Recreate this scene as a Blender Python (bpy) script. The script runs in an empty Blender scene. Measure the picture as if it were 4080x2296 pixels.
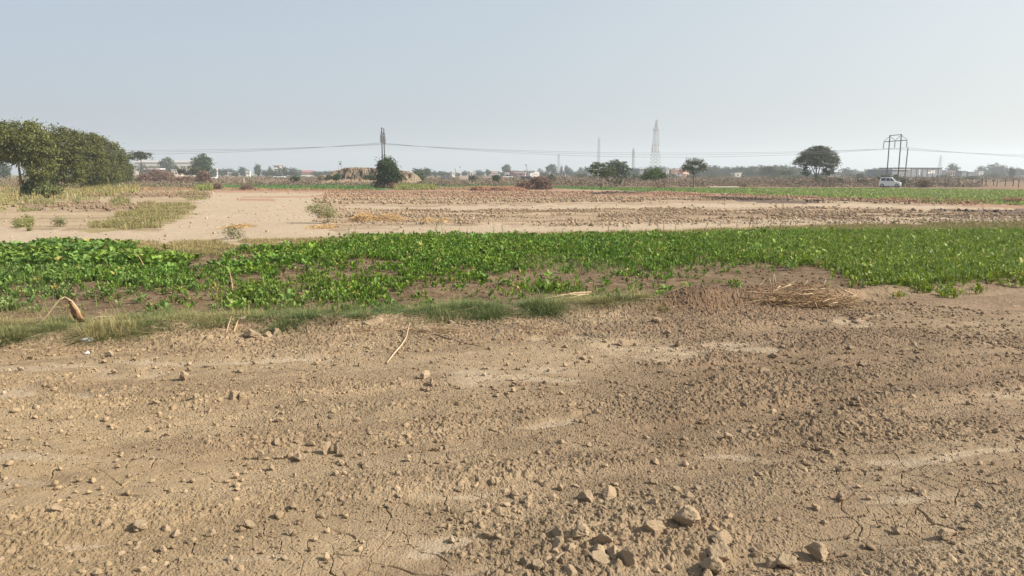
HAZE, SUN, SKY, SKYSAT, EXPO = 5.2e-4, 4.8, .15, .75, .85
VEIL = ((.485,.575,.685,1),(.60,.69,.765,1),(.80,.855,.85,1)); VEILK = 3.0
import bpy, bmesh, math, random
import numpy as np
from mathutils import Vector, Matrix, Euler
random.seed(7)
R = np.random.default_rng(11)
S = bpy.context.scene
COL = S.collection
F = 2950.0; PITCH = math.radians(8.77); CP, SP = math.cos(PITCH), math.sin(PITCH); CH = 2.0

# ---------- reading positions off the photograph (ground plane z = 0) ----------
def gp(u, v, z=0.0):
    dx, t = (u-2040)/F, (1148-v)/F
    dy, dz = CP + t*SP, t*CP - SP
    k = (z-CH)/dz
    return dx*k, dy*k
def hv(v, Y):
    t = (1148-v)/F
    return CH + Y*(t*CP-SP)/(CP+t*SP)
def xu(u, Y, Z=2.0):
    return (u-2040)/F*(Y*CP-(Z-CH)*SP)
def uv(X, Y, Z=0.0):
    zc = np.maximum(Y*CP-(Z-CH)*SP, 0.4)
    return 2040+F*X/zc, 1148-F*(Y*SP+(Z-CH)*CP)/zc

# ---------- noise ----------
M32 = 0xffffffff
def hsh(ix, iy, s):
    n = (ix*374761393 + iy*668265263 + s*1442695041) & M32
    n = ((n ^ (n >> 13))*1274126177) & M32
    n = n ^ (n >> 16)
    return n/4294967296.0
def vn(x, y, s=0):
    fx, fy = np.floor(x), np.floor(y)
    ix, iy = fx.astype(np.int64), fy.astype(np.int64)
    a, b = x-fx, y-fy
    a = a*a*(3-2*a); b = b*b*(3-2*b)
    h = hsh
    return (h(ix,iy,s)*(1-a)+h(ix+1,iy,s)*a)*(1-b) + (h(ix,iy+1,s)*(1-a)+h(ix+1,iy+1,s)*a)*b
def fbm(x, y, s=0, o=4, g=.5):
    r = 0; a = 1; t = 0
    for i in range(o):
        r = r + a*vn(x*2**i+i*17.3, y*2**i-i*9.1, s+i*13); t += a; a *= g
    return r/t
def domes(x, y, s=0, ang=0.5):
    fx, fy = np.floor(x), np.floor(y)
    out = np.zeros_like(x)
    for i in (-1,0,1):
        for j in (-1,0,1):
            cx, cy = (fx+i), (fy+j)
            ix, iy = cx.astype(np.int64), cy.astype(np.int64)
            px = cx+.15+.7*hsh(ix,iy,s+1); py = cy+.15+.7*hsh(ix,iy,s+2)
            r = .28+.4*hsh(ix,iy,s+3)**1.5; th = 6.28*hsh(ix,iy,s+4)
            dx, dy = x-px, y-py
            c, q = np.cos(th), np.sin(th)
            e, f = dx*c+dy*q, (dy*c-dx*q)*(1+.8*hsh(ix,iy,s+5))
            d = (1-ang)*np.sqrt(e*e+f*f)+ang*np.maximum(np.abs(e), np.abs(f)*.9+.25*e)
            tilt = 1+.7*e/r
            out = np.maximum(out, np.clip(1-(d/r)**2, 0, 1)**.55*r*tilt*(.5+hsh(ix,iy,s+6)))
    return out
def worl(x, y, s=0):
    fx, fy = np.floor(x), np.floor(y)
    f1 = np.full_like(x, 9.); f2 = np.full_like(x, 9.)
    for i in (-1,0,1):
        for j in (-1,0,1):
            cx, cy = (fx+i), (fy+j)
            ix, iy = cx.astype(np.int64), cy.astype(np.int64)
            d = np.hypot(x-cx-hsh(ix,iy,s+1), y-cy-hsh(ix,iy,s+2))
            f2 = np.minimum(f2, np.maximum(d, f1)); f1 = np.minimum(f1, d)
    return f2-f1
def ss(a, b, x):
    t = np.clip((x-a)/(b-a), 0, 1); return t*t*(3-2*t)
def tab(us, vs, T, u, v):
    T = np.asarray(T, float)
    i = np.interp(u, us, np.arange(len(us))); j = np.interp(v, vs, np.arange(len(vs)))
    i0 = np.minimum(i.astype(int), len(us)-2); j0 = np.minimum(j.astype(int), len(vs)-2)
    a, b = i-i0, j-j0
    return (T[j0,i0]*(1-a)+T[j0,i0+1]*a)*(1-b)+(T[j0+1,i0]*(1-a)+T[j0+1,i0+1]*a)*b
def rows(s): return [[int(c) for c in r.split()] for r in s.strip().splitlines()]
def inpoly(P, u, v):
    r = np.zeros(np.shape(u), bool); n = len(P)
    for i in range(n):
        (x1,y1),(x2,y2) = P[i], P[(i+1)%n]
        if y1 == y2: continue
        r ^= ((y1 > v) != (y2 > v)) & (u < (x2-x1)*(v-y1)/(y2-y1)+x1)
    return r
def near(P, u, v, th, kv=6.0):
    """1 on a polyline, 0 beyond th (image metric, vertical weighted)"""
    d = np.full(np.shape(u), 1e9)
    for (x1,y1),(x2,y2) in zip(P[:-1], P[1:]):
        ax, ay = (x2-x1)/kv, y2-y1
        px, py = (u-x1)/kv, v-y1
        t = np.clip((px*ax+py*ay)/(ax*ax+ay*ay), 0, 1)
        d = np.minimum(d, np.hypot(px-t*ax, py-t*ay))
    return 1-ss(th*.5, th*1.3, d)

# ---------- the layout of the land ----------
RU = np.linspace(0, 4080, 13)
RV = [1250,1300,1380,1440,1480,1540,1590,1640,1700,1760,1820,1900,1980,2060,2140,2220,2296]
ROUGH = rows("""6 6 6 6 6 7 7 8 8 8 6 5 5
7 7 8 8 8 8 8 8 8 8 6 5 5
8 8 7 7 5 5 4 6 7 8 6 5 5
2 1 1 2 3 3 3 2 7 7 6 5 5
1 2 3 3 3 3 2 3 8 8 6 6 5
6 6 5 4 7 5 1 5 6 8 7 6 4
1 5 7 6 8 7 5 6 6 7 7 5 3
5 7 7 5 7 8 6 5 8 7 7 6 4
4 4 4 6 5 6 4 3 7 8 6 6 4
3 3 4 8 8 4 5 6 7 6 5 4 3
2 1 2 6 5 4 6 7 5 6 3 2 2
1 1 2 3 4 6 8 8 6 5 3 2 3
2 1 3 4 6 5 7 8 6 4 2 2 4
5 6 7 6 4 5 8 8 6 4 2 4 5
6 7 7 5 2 4 8 8 7 4 2 4 6
6 7 7 5 2 2 7 7 8 6 4 5 6
6 6 7 5 3 2 6 7 7 6 5 6 6""")
CU = np.arange(0, 4001, 200)
CV = [920, 960, 1000, 1040, 1080, 1120, 1160, 1200, 1240, 1280]
CROP = rows("""0 0 0 0 0 0 0 0 0 0 0 0 0 0 0 4 8 9 8 8 8
0 0 0 0 0 0 0 6 7 8 8 6 8 9 9 9 9 9 9 9 9
3 7 9 0 2 4 7 9 9 9 9 9 7 9 9 9 9 9 9 9 9
9 9 9 8 2 2 7 4 7 8 7 3 5 7 4 6 9 9 9 9 9
4 6 8 9 3 7 3 3 5 7 5 1 3 4 2 1 3 6 7 9 9
6 6 8 9 5 2 4 3 4 4 4 1 1 2 1 1 0 5 7 8 7
4 5 4 3 4 6 4 6 4 3 1 7 1 2 1 0 0 2 7 5 1
5 4 3 3 4 7 4 8 2 1 1 5 0 1 0 0 0 0 0 0 0
4 3 2 4 5 5 4 4 1 0 0 0 0 0 0 0 0 0 0 0 0
0 0 0 0 0 0 0 0 0 0 0 0 0 0 0 0 0 0 0 0 0""")
EDGE = ([0,400,800,1400,1800,2200,2500,2700,3000,3300,3450,3700,4080],[1385,1360,1325,1325,1295,1272,1258,1245,1238,1220,1185,1165,1135])
GTOP = ([0,400,700,1000,1400,1800,2200,2500,2600,4080],[1300,1290,1255,1262,1245,1222,1205,1200,1235,1200])   # upper rim of the front grass
BACK = ([0,300,640,1000,1300,1700,2200,2700,3000,3200,3500,4080],[1010,985,1010,985,965,955,955,950,930,915,905,900])  # far rim of the crop
TR1T = ([0,1000,1500,2040,2700,3300,4080],[915,925,912,903,893,880,868])
TR1B = ([0,500,1020,1500,2040,2700,3300,4080],[988,968,957,950,934,920,900,890])
G1 = [(300,742),(700,736),(1000,733),(1500,732),(2000,733),(2130,737),(2000,742),(1750,744),(1600,752),(1500,757),(1180,758),(1080,752),(1000,747),(700,746),(300,747)]
G2 = [(2150,741),(2400,744),(2480,747),(2990,749),(3480,750),(3700,753),(4080,757),(5200,765),(5200,850),(4080,820),(3700,808),(3400,794),(3060,781),(2850,771),(2480,760),(2300,755),(2190,748)]
RED = [([(850,763),(1400,763),(2040,764),(2300,769),(2600,774),(3060,786),(3500,801),(4080,826)],5),
       ([(980,786),(2040,784),(2700,781),(2900,784)],3.2), ([(960,796),(1080,798)],4)]
BURN = [[(2330,768),(2480,764),(2580,765),(2585,773),(2350,775)],[(2790,786),(3060,797),(3260,806),(3270,812),(3060,812),(2820,796)],[(3700,834),(4080,836),(4300,840),(4300,856),(4080,852),(3980,852),(3720,842)]]
TR2 = [(1330,824),(2040,822),(3060,811),(3500,816),(4080,836),(4500,850),(4500,862),(4080,846),(3500,828),(3060,826),(2040,838),(1500,838)]
ROAD = [(850,757),(1330,757),(1250,800),(1300,930),(600,945),(690,880),(780,820)]
PALE = [([(0,1494),(400,1478),(850,1446),(1360,1402)],15),([(2000,1378),(2200,1368),(2330,1358)],9),([(0,1592),(130,1586),(280,1580)],20),
        ([(1700,2200),(1790,2172),(1900,2155)],20),([(1780,2272),(1900,2262)],22),([(20,1925),(170,1920)],22),([(2130,1705),(2260,1690),(2400,1665)],10),
        ([(3960,1572),(4080,1552)],14),([(3290,1288),(3420,1278)],6),([(3400,1300),(3600,1284)],7),([(3600,2180),(3870,2150)],10),([(1800,2290),(2100,2260)],10),([(2560,1400),(2720,1440)],28),
        ([(1870,1500),(2150,1500)],30),([(3300,2000),(3700,1980)],16),([(3500,1850),(4080,1800)],10),([(1740,1985),(1900,1970)],14),([(960,2240),(1100,2230)],20),([(0,1850),(700,1840)],14),([(2730,1810),(3050,1815)],10),([(3050,1420),(2940,1400)],20),([(300,2190),(420,2165)],14)]
WEEDY = [[(300,922),(414,888),(579,822),(765,812),(785,836),(700,880),(645,908),(538,914),(372,925)],[(0,698),(414,740),(440,790),(330,805),(200,800),(90,810),(0,850)]]
def streak(X, Y, s=0):
    p, q = X*.956+Y*.292, -X*.292+Y*.956
    return fbm(p*.32, q*2.6, 151+s, 4)
def roughness_at(u, v):
    r = ss(.18, .98, tab(RU, RV, ROUGH, u, v)/8.0)
    r = r*(1-.25*ss(1330, 1290, v)*ss(2450, 2650, u))
    for P, th in PALE: r = r*(1-.85*near(P, u, v, th))
    return r
def zones(X, Y):
    """material weights + clod roughness for every ground point"""
    wx = (fbm(X*.35, Y*.35, 5, 3)-.5); w2 = (fbm(X*1.7, Y*1.7, 9, 3)-.5)
    u0, v0 = uv(X, Y)
    k = np.clip((v0-693)/500, .02, 1.2)
    u = u0+w2*220*k+wx*200*k; v = v0+w2*60*k+wx*70*k
    return u0, v0, u, v
def ridge_at(X, Y, u, v):
    dist = Y
    E = np.interp(u, *EDGE)
    Ye = gp(2040, 1)[1]
    t = (1148-E)/F
    ye = CH*(CP+t*SP)/(SP-t*CP)
    A = np.interp(u, [0,2300,2620,2800,3250,3420,3700,4080],[.07,.09,.17,.29,.28,.13,.08,.07])
    d = Y-ye-.35
    w = np.where(d < 0, .34, .50)
    h = A*np.exp(-(d/w)**2)
    return h*(.8+.4*vn(X*1.5, Y*1.5, 3))
def terrain(X, Y, detail=True):
    X = np.asarray(X, float); Y = np.asarray(Y, float)
    u0, v0, u, v = zones(X, Y)
    r = np.hypot(X, Y)
    front = v0 > np.interp(u0, *EDGE)-25
    h = (fbm(X*.25, Y*.25, 21, 3)-.5)*.10*ss(400, 60, r) + (fbm(X*.9, Y*.9, 25, 3)-.5)*.05*ss(120, 20, r)
    h = h*np.where(front, 1, .7)
    ok = (Y > 0) & (r < 60)
    h = h + np.where(ok, ridge_at(X, Y, u0, v0), 0)
    st_ = streak(X, Y)
    edge_ = ss(95, 30, np.abs(v0-np.interp(u0, *EDGE)-10))
    rg = roughness_at(u, v)*front*np.maximum(.35+.65*ss(.34, .52, st_), edge_)
    h = h + front*.05*(st_-.5)*ss(30, 12, r)
    mid = (v0 < 985) & (v0 > 745)
    # ploughed clod bands in the middle distance
    band = mid & (u0 > 900) & ((v > 765) & (v < np.interp(u0,[1000,2040,3060,4080],[812,812,800,822])) | (v > np.interp(u0,[2040,3060,4080],[838,828,846])) & (v < 898)) & ~inpoly(ROAD, u, v) & ~inpoly(TR2, u, v) & ~inpoly(G2, u0, v0)
    rm = np.where(band, np.where((v > 848)&(v < 872)|(v > 770)&(v<806), 1., .7), .12)
    lr = mid & (u0 < 1000) & ((v > 815) & (v < 838) & (u0 < 620) | (v > 772) & (v < 789) & (u0 > 330) & (u0 < 850))
    rm = np.where(lr, 1., rm)
    h = h + np.where(lr, .12, 0)*fbm(X*1.2, Y*1.2, 31, 2)
    h = h + mid*rm*.10*fbm(X*1.1, Y*.9, 33, 3)*ss(120, 60, r)
    crop = (~front) & (v0 >= np.interp(u0, *BACK)-5)
    h = h + crop*.05*(fbm(X*2.2, Y*2.2, 35, 3)-.5)
    # shallow wheel ruts in the foreground running left-right
    rut = np.zeros_like(h)
    for P, th in PALE[:3]+PALE[5:9]:
        rut = np.maximum(rut, near(P, u, v, th*1.3))
    h = h-.02*rut
    if detail:
        m = (Y > 0) & (r < 34)
        x, y, g = X[m], Y[m], rg[m]
        w = .03*(vn(x*9, y*9, 41)-.5); xw, yw = x+w, y+.03*(vn(x*9, y*9, 42)-.5)
        c = crop[m].astype(float)
        gg = np.maximum(g, c*.45)
        gg = np.where(mid[m], rm[m]*.9, gg)
        patch = ss(.36, .62, fbm(x*1.6, y*1.6, 55, 3)*.6+gg*.55)      # clods gather in drifts
        big_ = np.maximum(ss(.50, .66, fbm(x*.9, y*.9, 57, 4)*.75+gg*.25), edge_[m]*front[m])
        d = .026*domes(xw*12, yw*12, 51, .6)*big_*ss(.3,.8,gg)
        d = d + .015*domes(xw*27, yw*27, 61, .6)*ss(.25, .9, gg)*(.15+1.1*patch)
        d = d + .009*domes(xw*55, yw*55, 71, .5)*ss(-.1, .4, gg+.1)*ss(16, 5, r[m])
        d = d + .027*fbm(x*14, y*14, 81, 4, .68)*(.2+gg)*ss(30,10,r[m]) + .02*fbm(x*5,y*5,83,3)*(.3+gg)
        flat = ss(.5, .15, gg)
        sc = 3.2
        ck = worl(x*sc+.5*vn(x*6, y*6, 91), y*sc+.5*vn(x*6, y*6, 92), 95)
        ck2 = worl(x*9, y*9, 97)
        crk = ss(.026, .0, ck)*ss(.38, .56, fbm(x*.7, y*.7, 99, 2)+.1*flat)+.35*ss(.07, 0, ck2)*ss(.5, .62, fbm(x*1.1, y*1.1, 98, 2))
        d = d - .014*crk*(.25+flat)*ss(20, 9, r[m])
        h[m] = h[m]+d
    return h
def ground_z(x, y): return float(terrain(np.array([x, 0.]), np.array([y, 5.]), False)[0])

C = lambda *a: np.array(a)
def soil_colour(X, Y):
    u0, v0, u, v = zones(X, Y)
    r = np.hypot(X, Y)
    n1 = fbm(X*.5, Y*.5, 101, 4)[:, None]; n2 = fbm(X*6, Y*6, 103, 3)[:, None]; n3 = fbm(X*.06, Y*.09, 105, 4)[:, None]
    def mix(a, b, m): return a*(1-m)+b*m
    fore = mix(C(.345,.262,.172), C(.43,.335,.225), np.clip((n1-.3)*2, 0, 1))
    fore = mix(fore, C(.44,.335,.20), (ss(2400, 0, u0)*.6)[:, None])
    fore = mix(fore, C(.24,.165,.11), (ss(2300,2750,u0)*ss(1850,1500,v0)*.6)[:, None]*np.clip(n1*1.7,0,1))
    pale = np.zeros(len(X))
    for P, th in PALE: pale = np.maximum(pale, near(P, u, v, th))
    st = streak(X, Y, 3)
    fore = mix(fore, C(.46,.36,.24), (ss(.48, .66, st)*.55*(1-.6*roughness_at(u, v)))[:, None])
    fore = mix(fore, C(.27,.19,.125), (ss(.46, .30, st)*.35)[:, None])
    pale = pale*ss(.34, .58, fbm(X*2.1, Y*7, 158, 3))
    fore = mix(fore, C(.54,.45,.33), (pale*.62)[:, None])
    col = fore
    E = np.interp(u, *EDGE); B = np.interp(u, *BACK)
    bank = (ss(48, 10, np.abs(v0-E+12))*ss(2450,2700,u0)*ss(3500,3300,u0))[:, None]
    col = mix(col, C(.23,.155,.10), bank*.9)  # brown bank earth, its colour darkened to stand in for slope shading
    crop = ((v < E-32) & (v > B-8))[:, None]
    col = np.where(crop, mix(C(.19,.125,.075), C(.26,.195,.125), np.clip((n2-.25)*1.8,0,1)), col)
    midm = ((v <= B-8) | (v0 < 880))[:, None]
    mid = mix(C(.47,.355,.235), C(.39,.28,.18), np.clip((n3-.3)*2, 0, 1))
    mid = mix(mid, C(.50,.39,.245), (ss(1500,600,u0))[:, None]*.6)
    ln = fbm(X*.035, Y*1.1+.02*X, 171, 3)[:, None]
    mid = mid*(1-.24*ss(.46,.34,ln))*(1+.10*ss(.55,.68,ln))  # thin shadow lines of the field ridges painted into the soil colour
    mid = mid*C(.97,1.0,1.05)
    tr = ((v > np.interp(u,*TR1T)) & (v < np.interp(u,*TR1B)) | inpoly(TR2,u,v) | inpoly(ROAD,u,v))[:, None]
    mid = np.where(tr, mix(C(.56,.46,.345), C(.50,.405,.295), n1), mid)
    strip = ((v > np.interp(u,*TR1B)+2))[:, None]
    mid = np.where(strip, mix(C(.30,.235,.12), C(.44,.33,.19), n2), mid)
    for P, th in RED: mid = mix(mid, C(.42,.235,.165), (near(P, u0+(u-u0)*.3, v0+(v-v0)*.25, th)*.75)[:, None])
    # reddish wash of the upper field
    mid = mix(mid, C(.42,.27,.19), (ss(800,768,v0)*ss(1000,1600,u0))[:, None]*.35)
    for P in BURN: mid = np.where(inpoly(P,u0+(u-u0)*.4,v0+(v-v0)*.4)[:, None], C(.15,.11,.085)*(.7+.8*n2), mid)
    for P in WEEDY: mid = np.where(inpoly(P,u,v)[:, None], mix(C(.28,.25,.11), C(.42,.34,.19), n2), mid)
    rub = ((v > 812)&(v < 842)&(u < 610)&(u > 90) | (v > 770)&(v < 790)&(u > 330)&(u < 840))[:, None]
    mid = np.where(rub, mix(mid, C(.27,.19,.13), n2*1.2), mid)
    col = np.where(midm, mid, col)
    # scrub land beyond, green fields
    rim = np.interp(u0, [0,850,1000,1500,2150,2480,2990,4080],[758,757,759,760,757,748,750,757])
    scr = (v0 < rim)[:, None]
    n4 = fbm(X*.05, Y*.03, 107, 4)[:, None]
    sc = mix(C(.33,.215,.14), C(.24,.175,.12), np.clip((n4-.3)*2.2,0,1))
    sc = np.where(((v0 < 699.5))[:, None], mix(C(.22,.24,.12),C(.34,.27,.19),n4), sc)
    lip = ((v0 > 724) & (v0 < 733) & (u0 > 900) & (u0 < 2250))[:, None]
    sc = np.where(lip, C(.47,.37,.24)*(.8+.4*n2), sc)
    col = np.where(scr, sc, col)
    g = (inpoly(G1,u0,v0) | inpoly(G2,u0,v0+(v-v0)*.25))[:, None]
    col = np.where(g, mix(C(.07,.115,.03), C(.10,.15,.04), n3), col)
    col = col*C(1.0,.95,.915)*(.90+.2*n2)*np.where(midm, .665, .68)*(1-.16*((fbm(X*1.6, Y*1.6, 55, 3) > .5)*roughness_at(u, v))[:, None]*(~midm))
    return np.clip(col, .01, 1)

# ---------- meshes ----------
def mk(name, V, Fs, mat, parent=None, col=None, smooth=False):
    V = np.ascontiguousarray(V, dtype=np.float32)
    if not isinstance(Fs, (list, tuple)): Fs = [Fs]
    Fs = [np.asarray(f, dtype=np.int32) for f in Fs if len(f)]
    me = bpy.data.meshes.new(name)
    me.vertices.add(len(V)); me.vertices.foreach_set('co', V.ravel())
    tot = np.concatenate([np.full(len(f), f.shape[1], np.int32) for f in Fs])
    idx = np.concatenate([f.ravel() for f in Fs])
    st = np.concatenate([[0], np.cumsum(tot)[:-1]]).astype(np.int32)
    me.loops.add(len(idx)); me.loops.foreach_set('vertex_index', idx)
    me.polygons.add(len(tot)); me.polygons.foreach_set('loop_start', st)
    try: me.polygons.foreach_set('loop_total', tot)
    except Exception: pass
    me.polygons.foreach_set('use_smooth', np.full(len(tot), smooth))
    if col is not None:
        a = me.color_attributes.new('col', 'FLOAT_COLOR', 'POINT')
        c = np.ones((len(V), 4), np.float32); c[:, :3] = col
        a.data.foreach_set('color', c.ravel())
    me.update(calc_edges=True)
    if mat: me.materials.append(mat)
    o = bpy.data.objects.new(name, me); COL.objects.link(o)
    if parent: o.parent = parent
    return o
def tag(o, label=None, cat=None, group=None, kind=None):
    if label: o['label'] = label
    if cat: o['category'] = cat
    if group: o['group'] = group
    if kind: o['kind'] = kind
    return o
def empty(name, loc, label, cat, group=None, rz=0):
    o = bpy.data.objects.new(name, None); COL.objects.link(o)
    o.location = loc; o.rotation_euler = (0, 0, rz); o.empty_display_size = .3
    return tag(o, label, cat, group)
def dup(root, loc, rz=0, scale=None, label=None, group=None):
    def cp(o, par):
        c = o.copy(); COL.objects.link(c); c.parent = par
        for ch in [x for x in KIDS.get(o.name, [])]:
            cp(ch, c)
        return c
    r = cp(root, None); r.location = loc; r.rotation_euler = (0, 0, rz)
    if scale: r.scale = scale
    if label: r['label'] = label
    if group: r['group'] = group
    return r
KIDS = {}
def kids(root): KIDS[root.name] = list(root.children)

class MB:
    def __init__(s): s.V = []; s.F = []; s.n = 0
    def add(s, V, Fs):
        V = np.asarray(V, float); s.V.append(V)
        for f in Fs: s.F.append([i+s.n for i in f])
        s.n += len(V); return s
    def box(s, x0, x1, y0, y1, z0, z1, M=None):
        V = [(x,y,z) for z in (z0,z1) for x,y in ((x0,y0),(x1,y0),(x1,y1),(x0,y1))]
        if M is not None: V = [tuple(M @ Vector(p)) for p in V]
        return s.add(V, [(3,2,1,0),(4,5,6,7),(0,1,5,4),(1,2,6,5),(2,3,7,6),(3,0,4,7)])
    def tube(s, pts, rad, n=7, cap=True):
        pts = [Vector(p) for p in pts]
        if not hasattr(rad, '__len__'): rad = [rad]*len(pts)
        V = []; Fs = []
        for i, p in enumerate(pts):
            t = (pts[min(i+1, len(pts)-1)]-pts[max(i-1, 0)]).normalized()
            a = t.orthogonal().normalized() if abs(t.z) > .9 else t.cross(Vector((0,0,1))).normalized()
            if abs(t.z) > .9: a = (Vector((1,0,0))-t*t.x).normalized()
            b = t.cross(a)
            for k in range(n):
                q = 6.28318*k/n
                V.append(tuple(p+(a*math.cos(q)+b*math.sin(q))*rad[i]))
        for i in range(len(pts)-1):
            for k in range(n):
                Fs.append((i*n+k, i*n+(k+1)%n, (i+1)*n+(k+1)%n, (i+1)*n+k))
        if cap: Fs.append(tuple(range(n))[::-1]); Fs.append(tuple((len(pts)-1)*n+k for k in range(n)))
        return s.add(V, Fs)
    def build(s, name, mat, parent=None, smooth=False, bevel=0):
        me = bpy.data.meshes.new(name)
        me.from_pydata([tuple(p) for p in np.concatenate(s.V)], [], s.F)
        if bevel or smooth:
            b = bmesh.new(); b.from_mesh(me)
            if bevel: bmesh.ops.bevel(b, geom=b.edges[:], offset=bevel, segments=2, affect='EDGES', profile=.6)
            for f in b.faces: f.smooth = smooth
            b.to_mesh(me); b.free()
        if mat: me.materials.append(mat)
        o = bpy.data.objects.new(name, me); COL.objects.link(o)
        if parent: o.parent = parent
        return o

def ico(sub):
    b = bmesh.new(); bmesh.ops.create_icosphere(b, subdivisions=sub, radius=1)
    b.verts.ensure_lookup_table()
    V = np.array([v.co[:] for v in b.verts]); Fc = np.array([[v.index for v in f.verts] for f in b.faces]); b.free()
    return V, Fc
def n3(P, s):
    return (vn(P[:,0]+P[:,2]*.7, P[:,1]-P[:,2]*.6, s)+vn(P[:,1]+3+P[:,0]*.5, P[:,2]*1.1, s+5)+vn(P[:,2]+8, P[:,0]*.9-P[:,1]*.4, s+9))/3-.5
def clod_shape(sub, seed, planes=9):
    V, Fc = ico(sub)
    rg = np.random.default_rng(seed)
    N = rg.normal(size=(planes, 3)); N /= np.linalg.norm(N, axis=1)[:, None]
    D = rg.uniform(.48, .95, planes)
    dt = V @ N.T
    rad = np.min(np.where(dt > .05, D/np.maximum(dt, .05), 9), axis=1)
    rad = np.minimum(rad, 1.15)
    P = V*rad[:, None]
    P = P*(1+.28*n3(P*1.7+seed, seed)+.16*n3(P*4+seed, seed+3)+(.24*n3(P*7, seed+7) if sub > 2 else 0)+(.13*n3(P*17, seed+8) if sub > 3 else 0))[:, None]
    P = P*C(1, rg.uniform(.65,.95), rg.uniform(.6,.9))
    return P, Fc
def rotm(n, tilt=math.pi):
    """n random rotation matrices"""
    a = R.uniform(0, 6.283, n); b = R.uniform(-tilt, tilt, n)*.5; c = R.uniform(-tilt, tilt, n)*.5
    ca, sa, cb, sb, cc, sc = np.cos(a), np.sin(a), np.cos(b), np.sin(b), np.cos(c), np.sin(c)
    z = np.zeros(n); o = np.ones(n)
    Rz = np.stack([ca,-sa,z,sa,ca,z,z,z,o], 1).reshape(-1,3,3)
    Rx = np.stack([o,z,z,z,cb,-sb,z,sb,cb], 1).reshape(-1,3,3)
    Ry = np.stack([cc,z,sc,z,o,z,-sc,z,cc], 1).reshape(-1,3,3)
    return Rz @ Rx @ Ry
def scatter(protos, pos, scl, rot, which=None):
    """merge copies of small prototype meshes into one vertex / face array"""
    n = len(pos)
    if which is None: which = R.integers(0, len(protos), n)
    Vs, Fs, Id = [], [], []; off = 0
    for k, (P, Fc) in enumerate(protos):
        i = np.nonzero(which == k)[0]
        if not len(i): continue
        s = scl[i]; s = s[:, None, None] if s.ndim == 1 else s[:, None, :]
        W = np.einsum('nij,nvj->nvi', rot[i], P[None]*s)+pos[i][:, None, :]
        Vs.append(W.reshape(-1, 3))
        Fs.append((Fc[None]+(np.arange(len(i))*len(P))[:, None, None]+off).reshape(-1, Fc.shape[1]))
        Id.append(np.repeat(i, len(P))); off += len(i)*len(P)
    return np.concatenate(Vs), np.concatenate(Fs), np.concatenate(Id)
def sticks(P0, P1, r0, r1, n=3):
    """many thin tapered rods"""
    P0 = np.asarray(P0, float); P1 = np.asarray(P1, float)
    d = P1-P0; L = np.linalg.norm(d, axis=1)[:, None]+1e-9; t = d/L
    up = np.where(np.abs(t[:, 2:3]) > .9, C(1.,0,0), C(0,0,1.))
    a = np.cross(t, up); a /= np.linalg.norm(a, axis=1)[:, None]; b = np.cross(t, a)
    ring = []
    for P, r in ((P0, r0), (P1, r1)):
        r = np.broadcast_to(np.asarray(r, float), (len(P0),))[:, None]
        for k in range(n):
            q = 6.28318*k/n; ring.append(P+(a*math.cos(q)+b*math.sin(q))*r)
    V = np.stack(ring, 1).reshape(-1, 3)
    base = (np.arange(len(P0))*2*n)[:, None, None]
    Fc = np.array([[k, (k+1)%n, n+(k+1)%n, n+k] for k in range(n)])[None]+base
    return V, Fc.reshape(-1, 4)
def leaves(Cn, size, dirs=None, droop=0, aspect=.45):
    """one rhombic leaf face at every centre"""
    n = len(Cn)
    a = R.normal(size=(n,3)) if dirs is None else dirs+R.normal(size=(n,3))*.35
    a /= np.linalg.norm(a, axis=1)[:, None]
    b = np.cross(a, R.normal(size=(n,3))); b /= np.linalg.norm(b, axis=1)[:, None]
    s = (size*R.uniform(.6, 1.3, n))[:, None]
    c = np.cross(a, b)*s*.12
    V = np.stack([Cn-a*s, Cn+b*s*aspect+c, Cn+a*s, Cn-b*s*aspect+c], 1).reshape(-1, 3)
    return V, np.arange(n*4).reshape(-1, 4)
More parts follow.
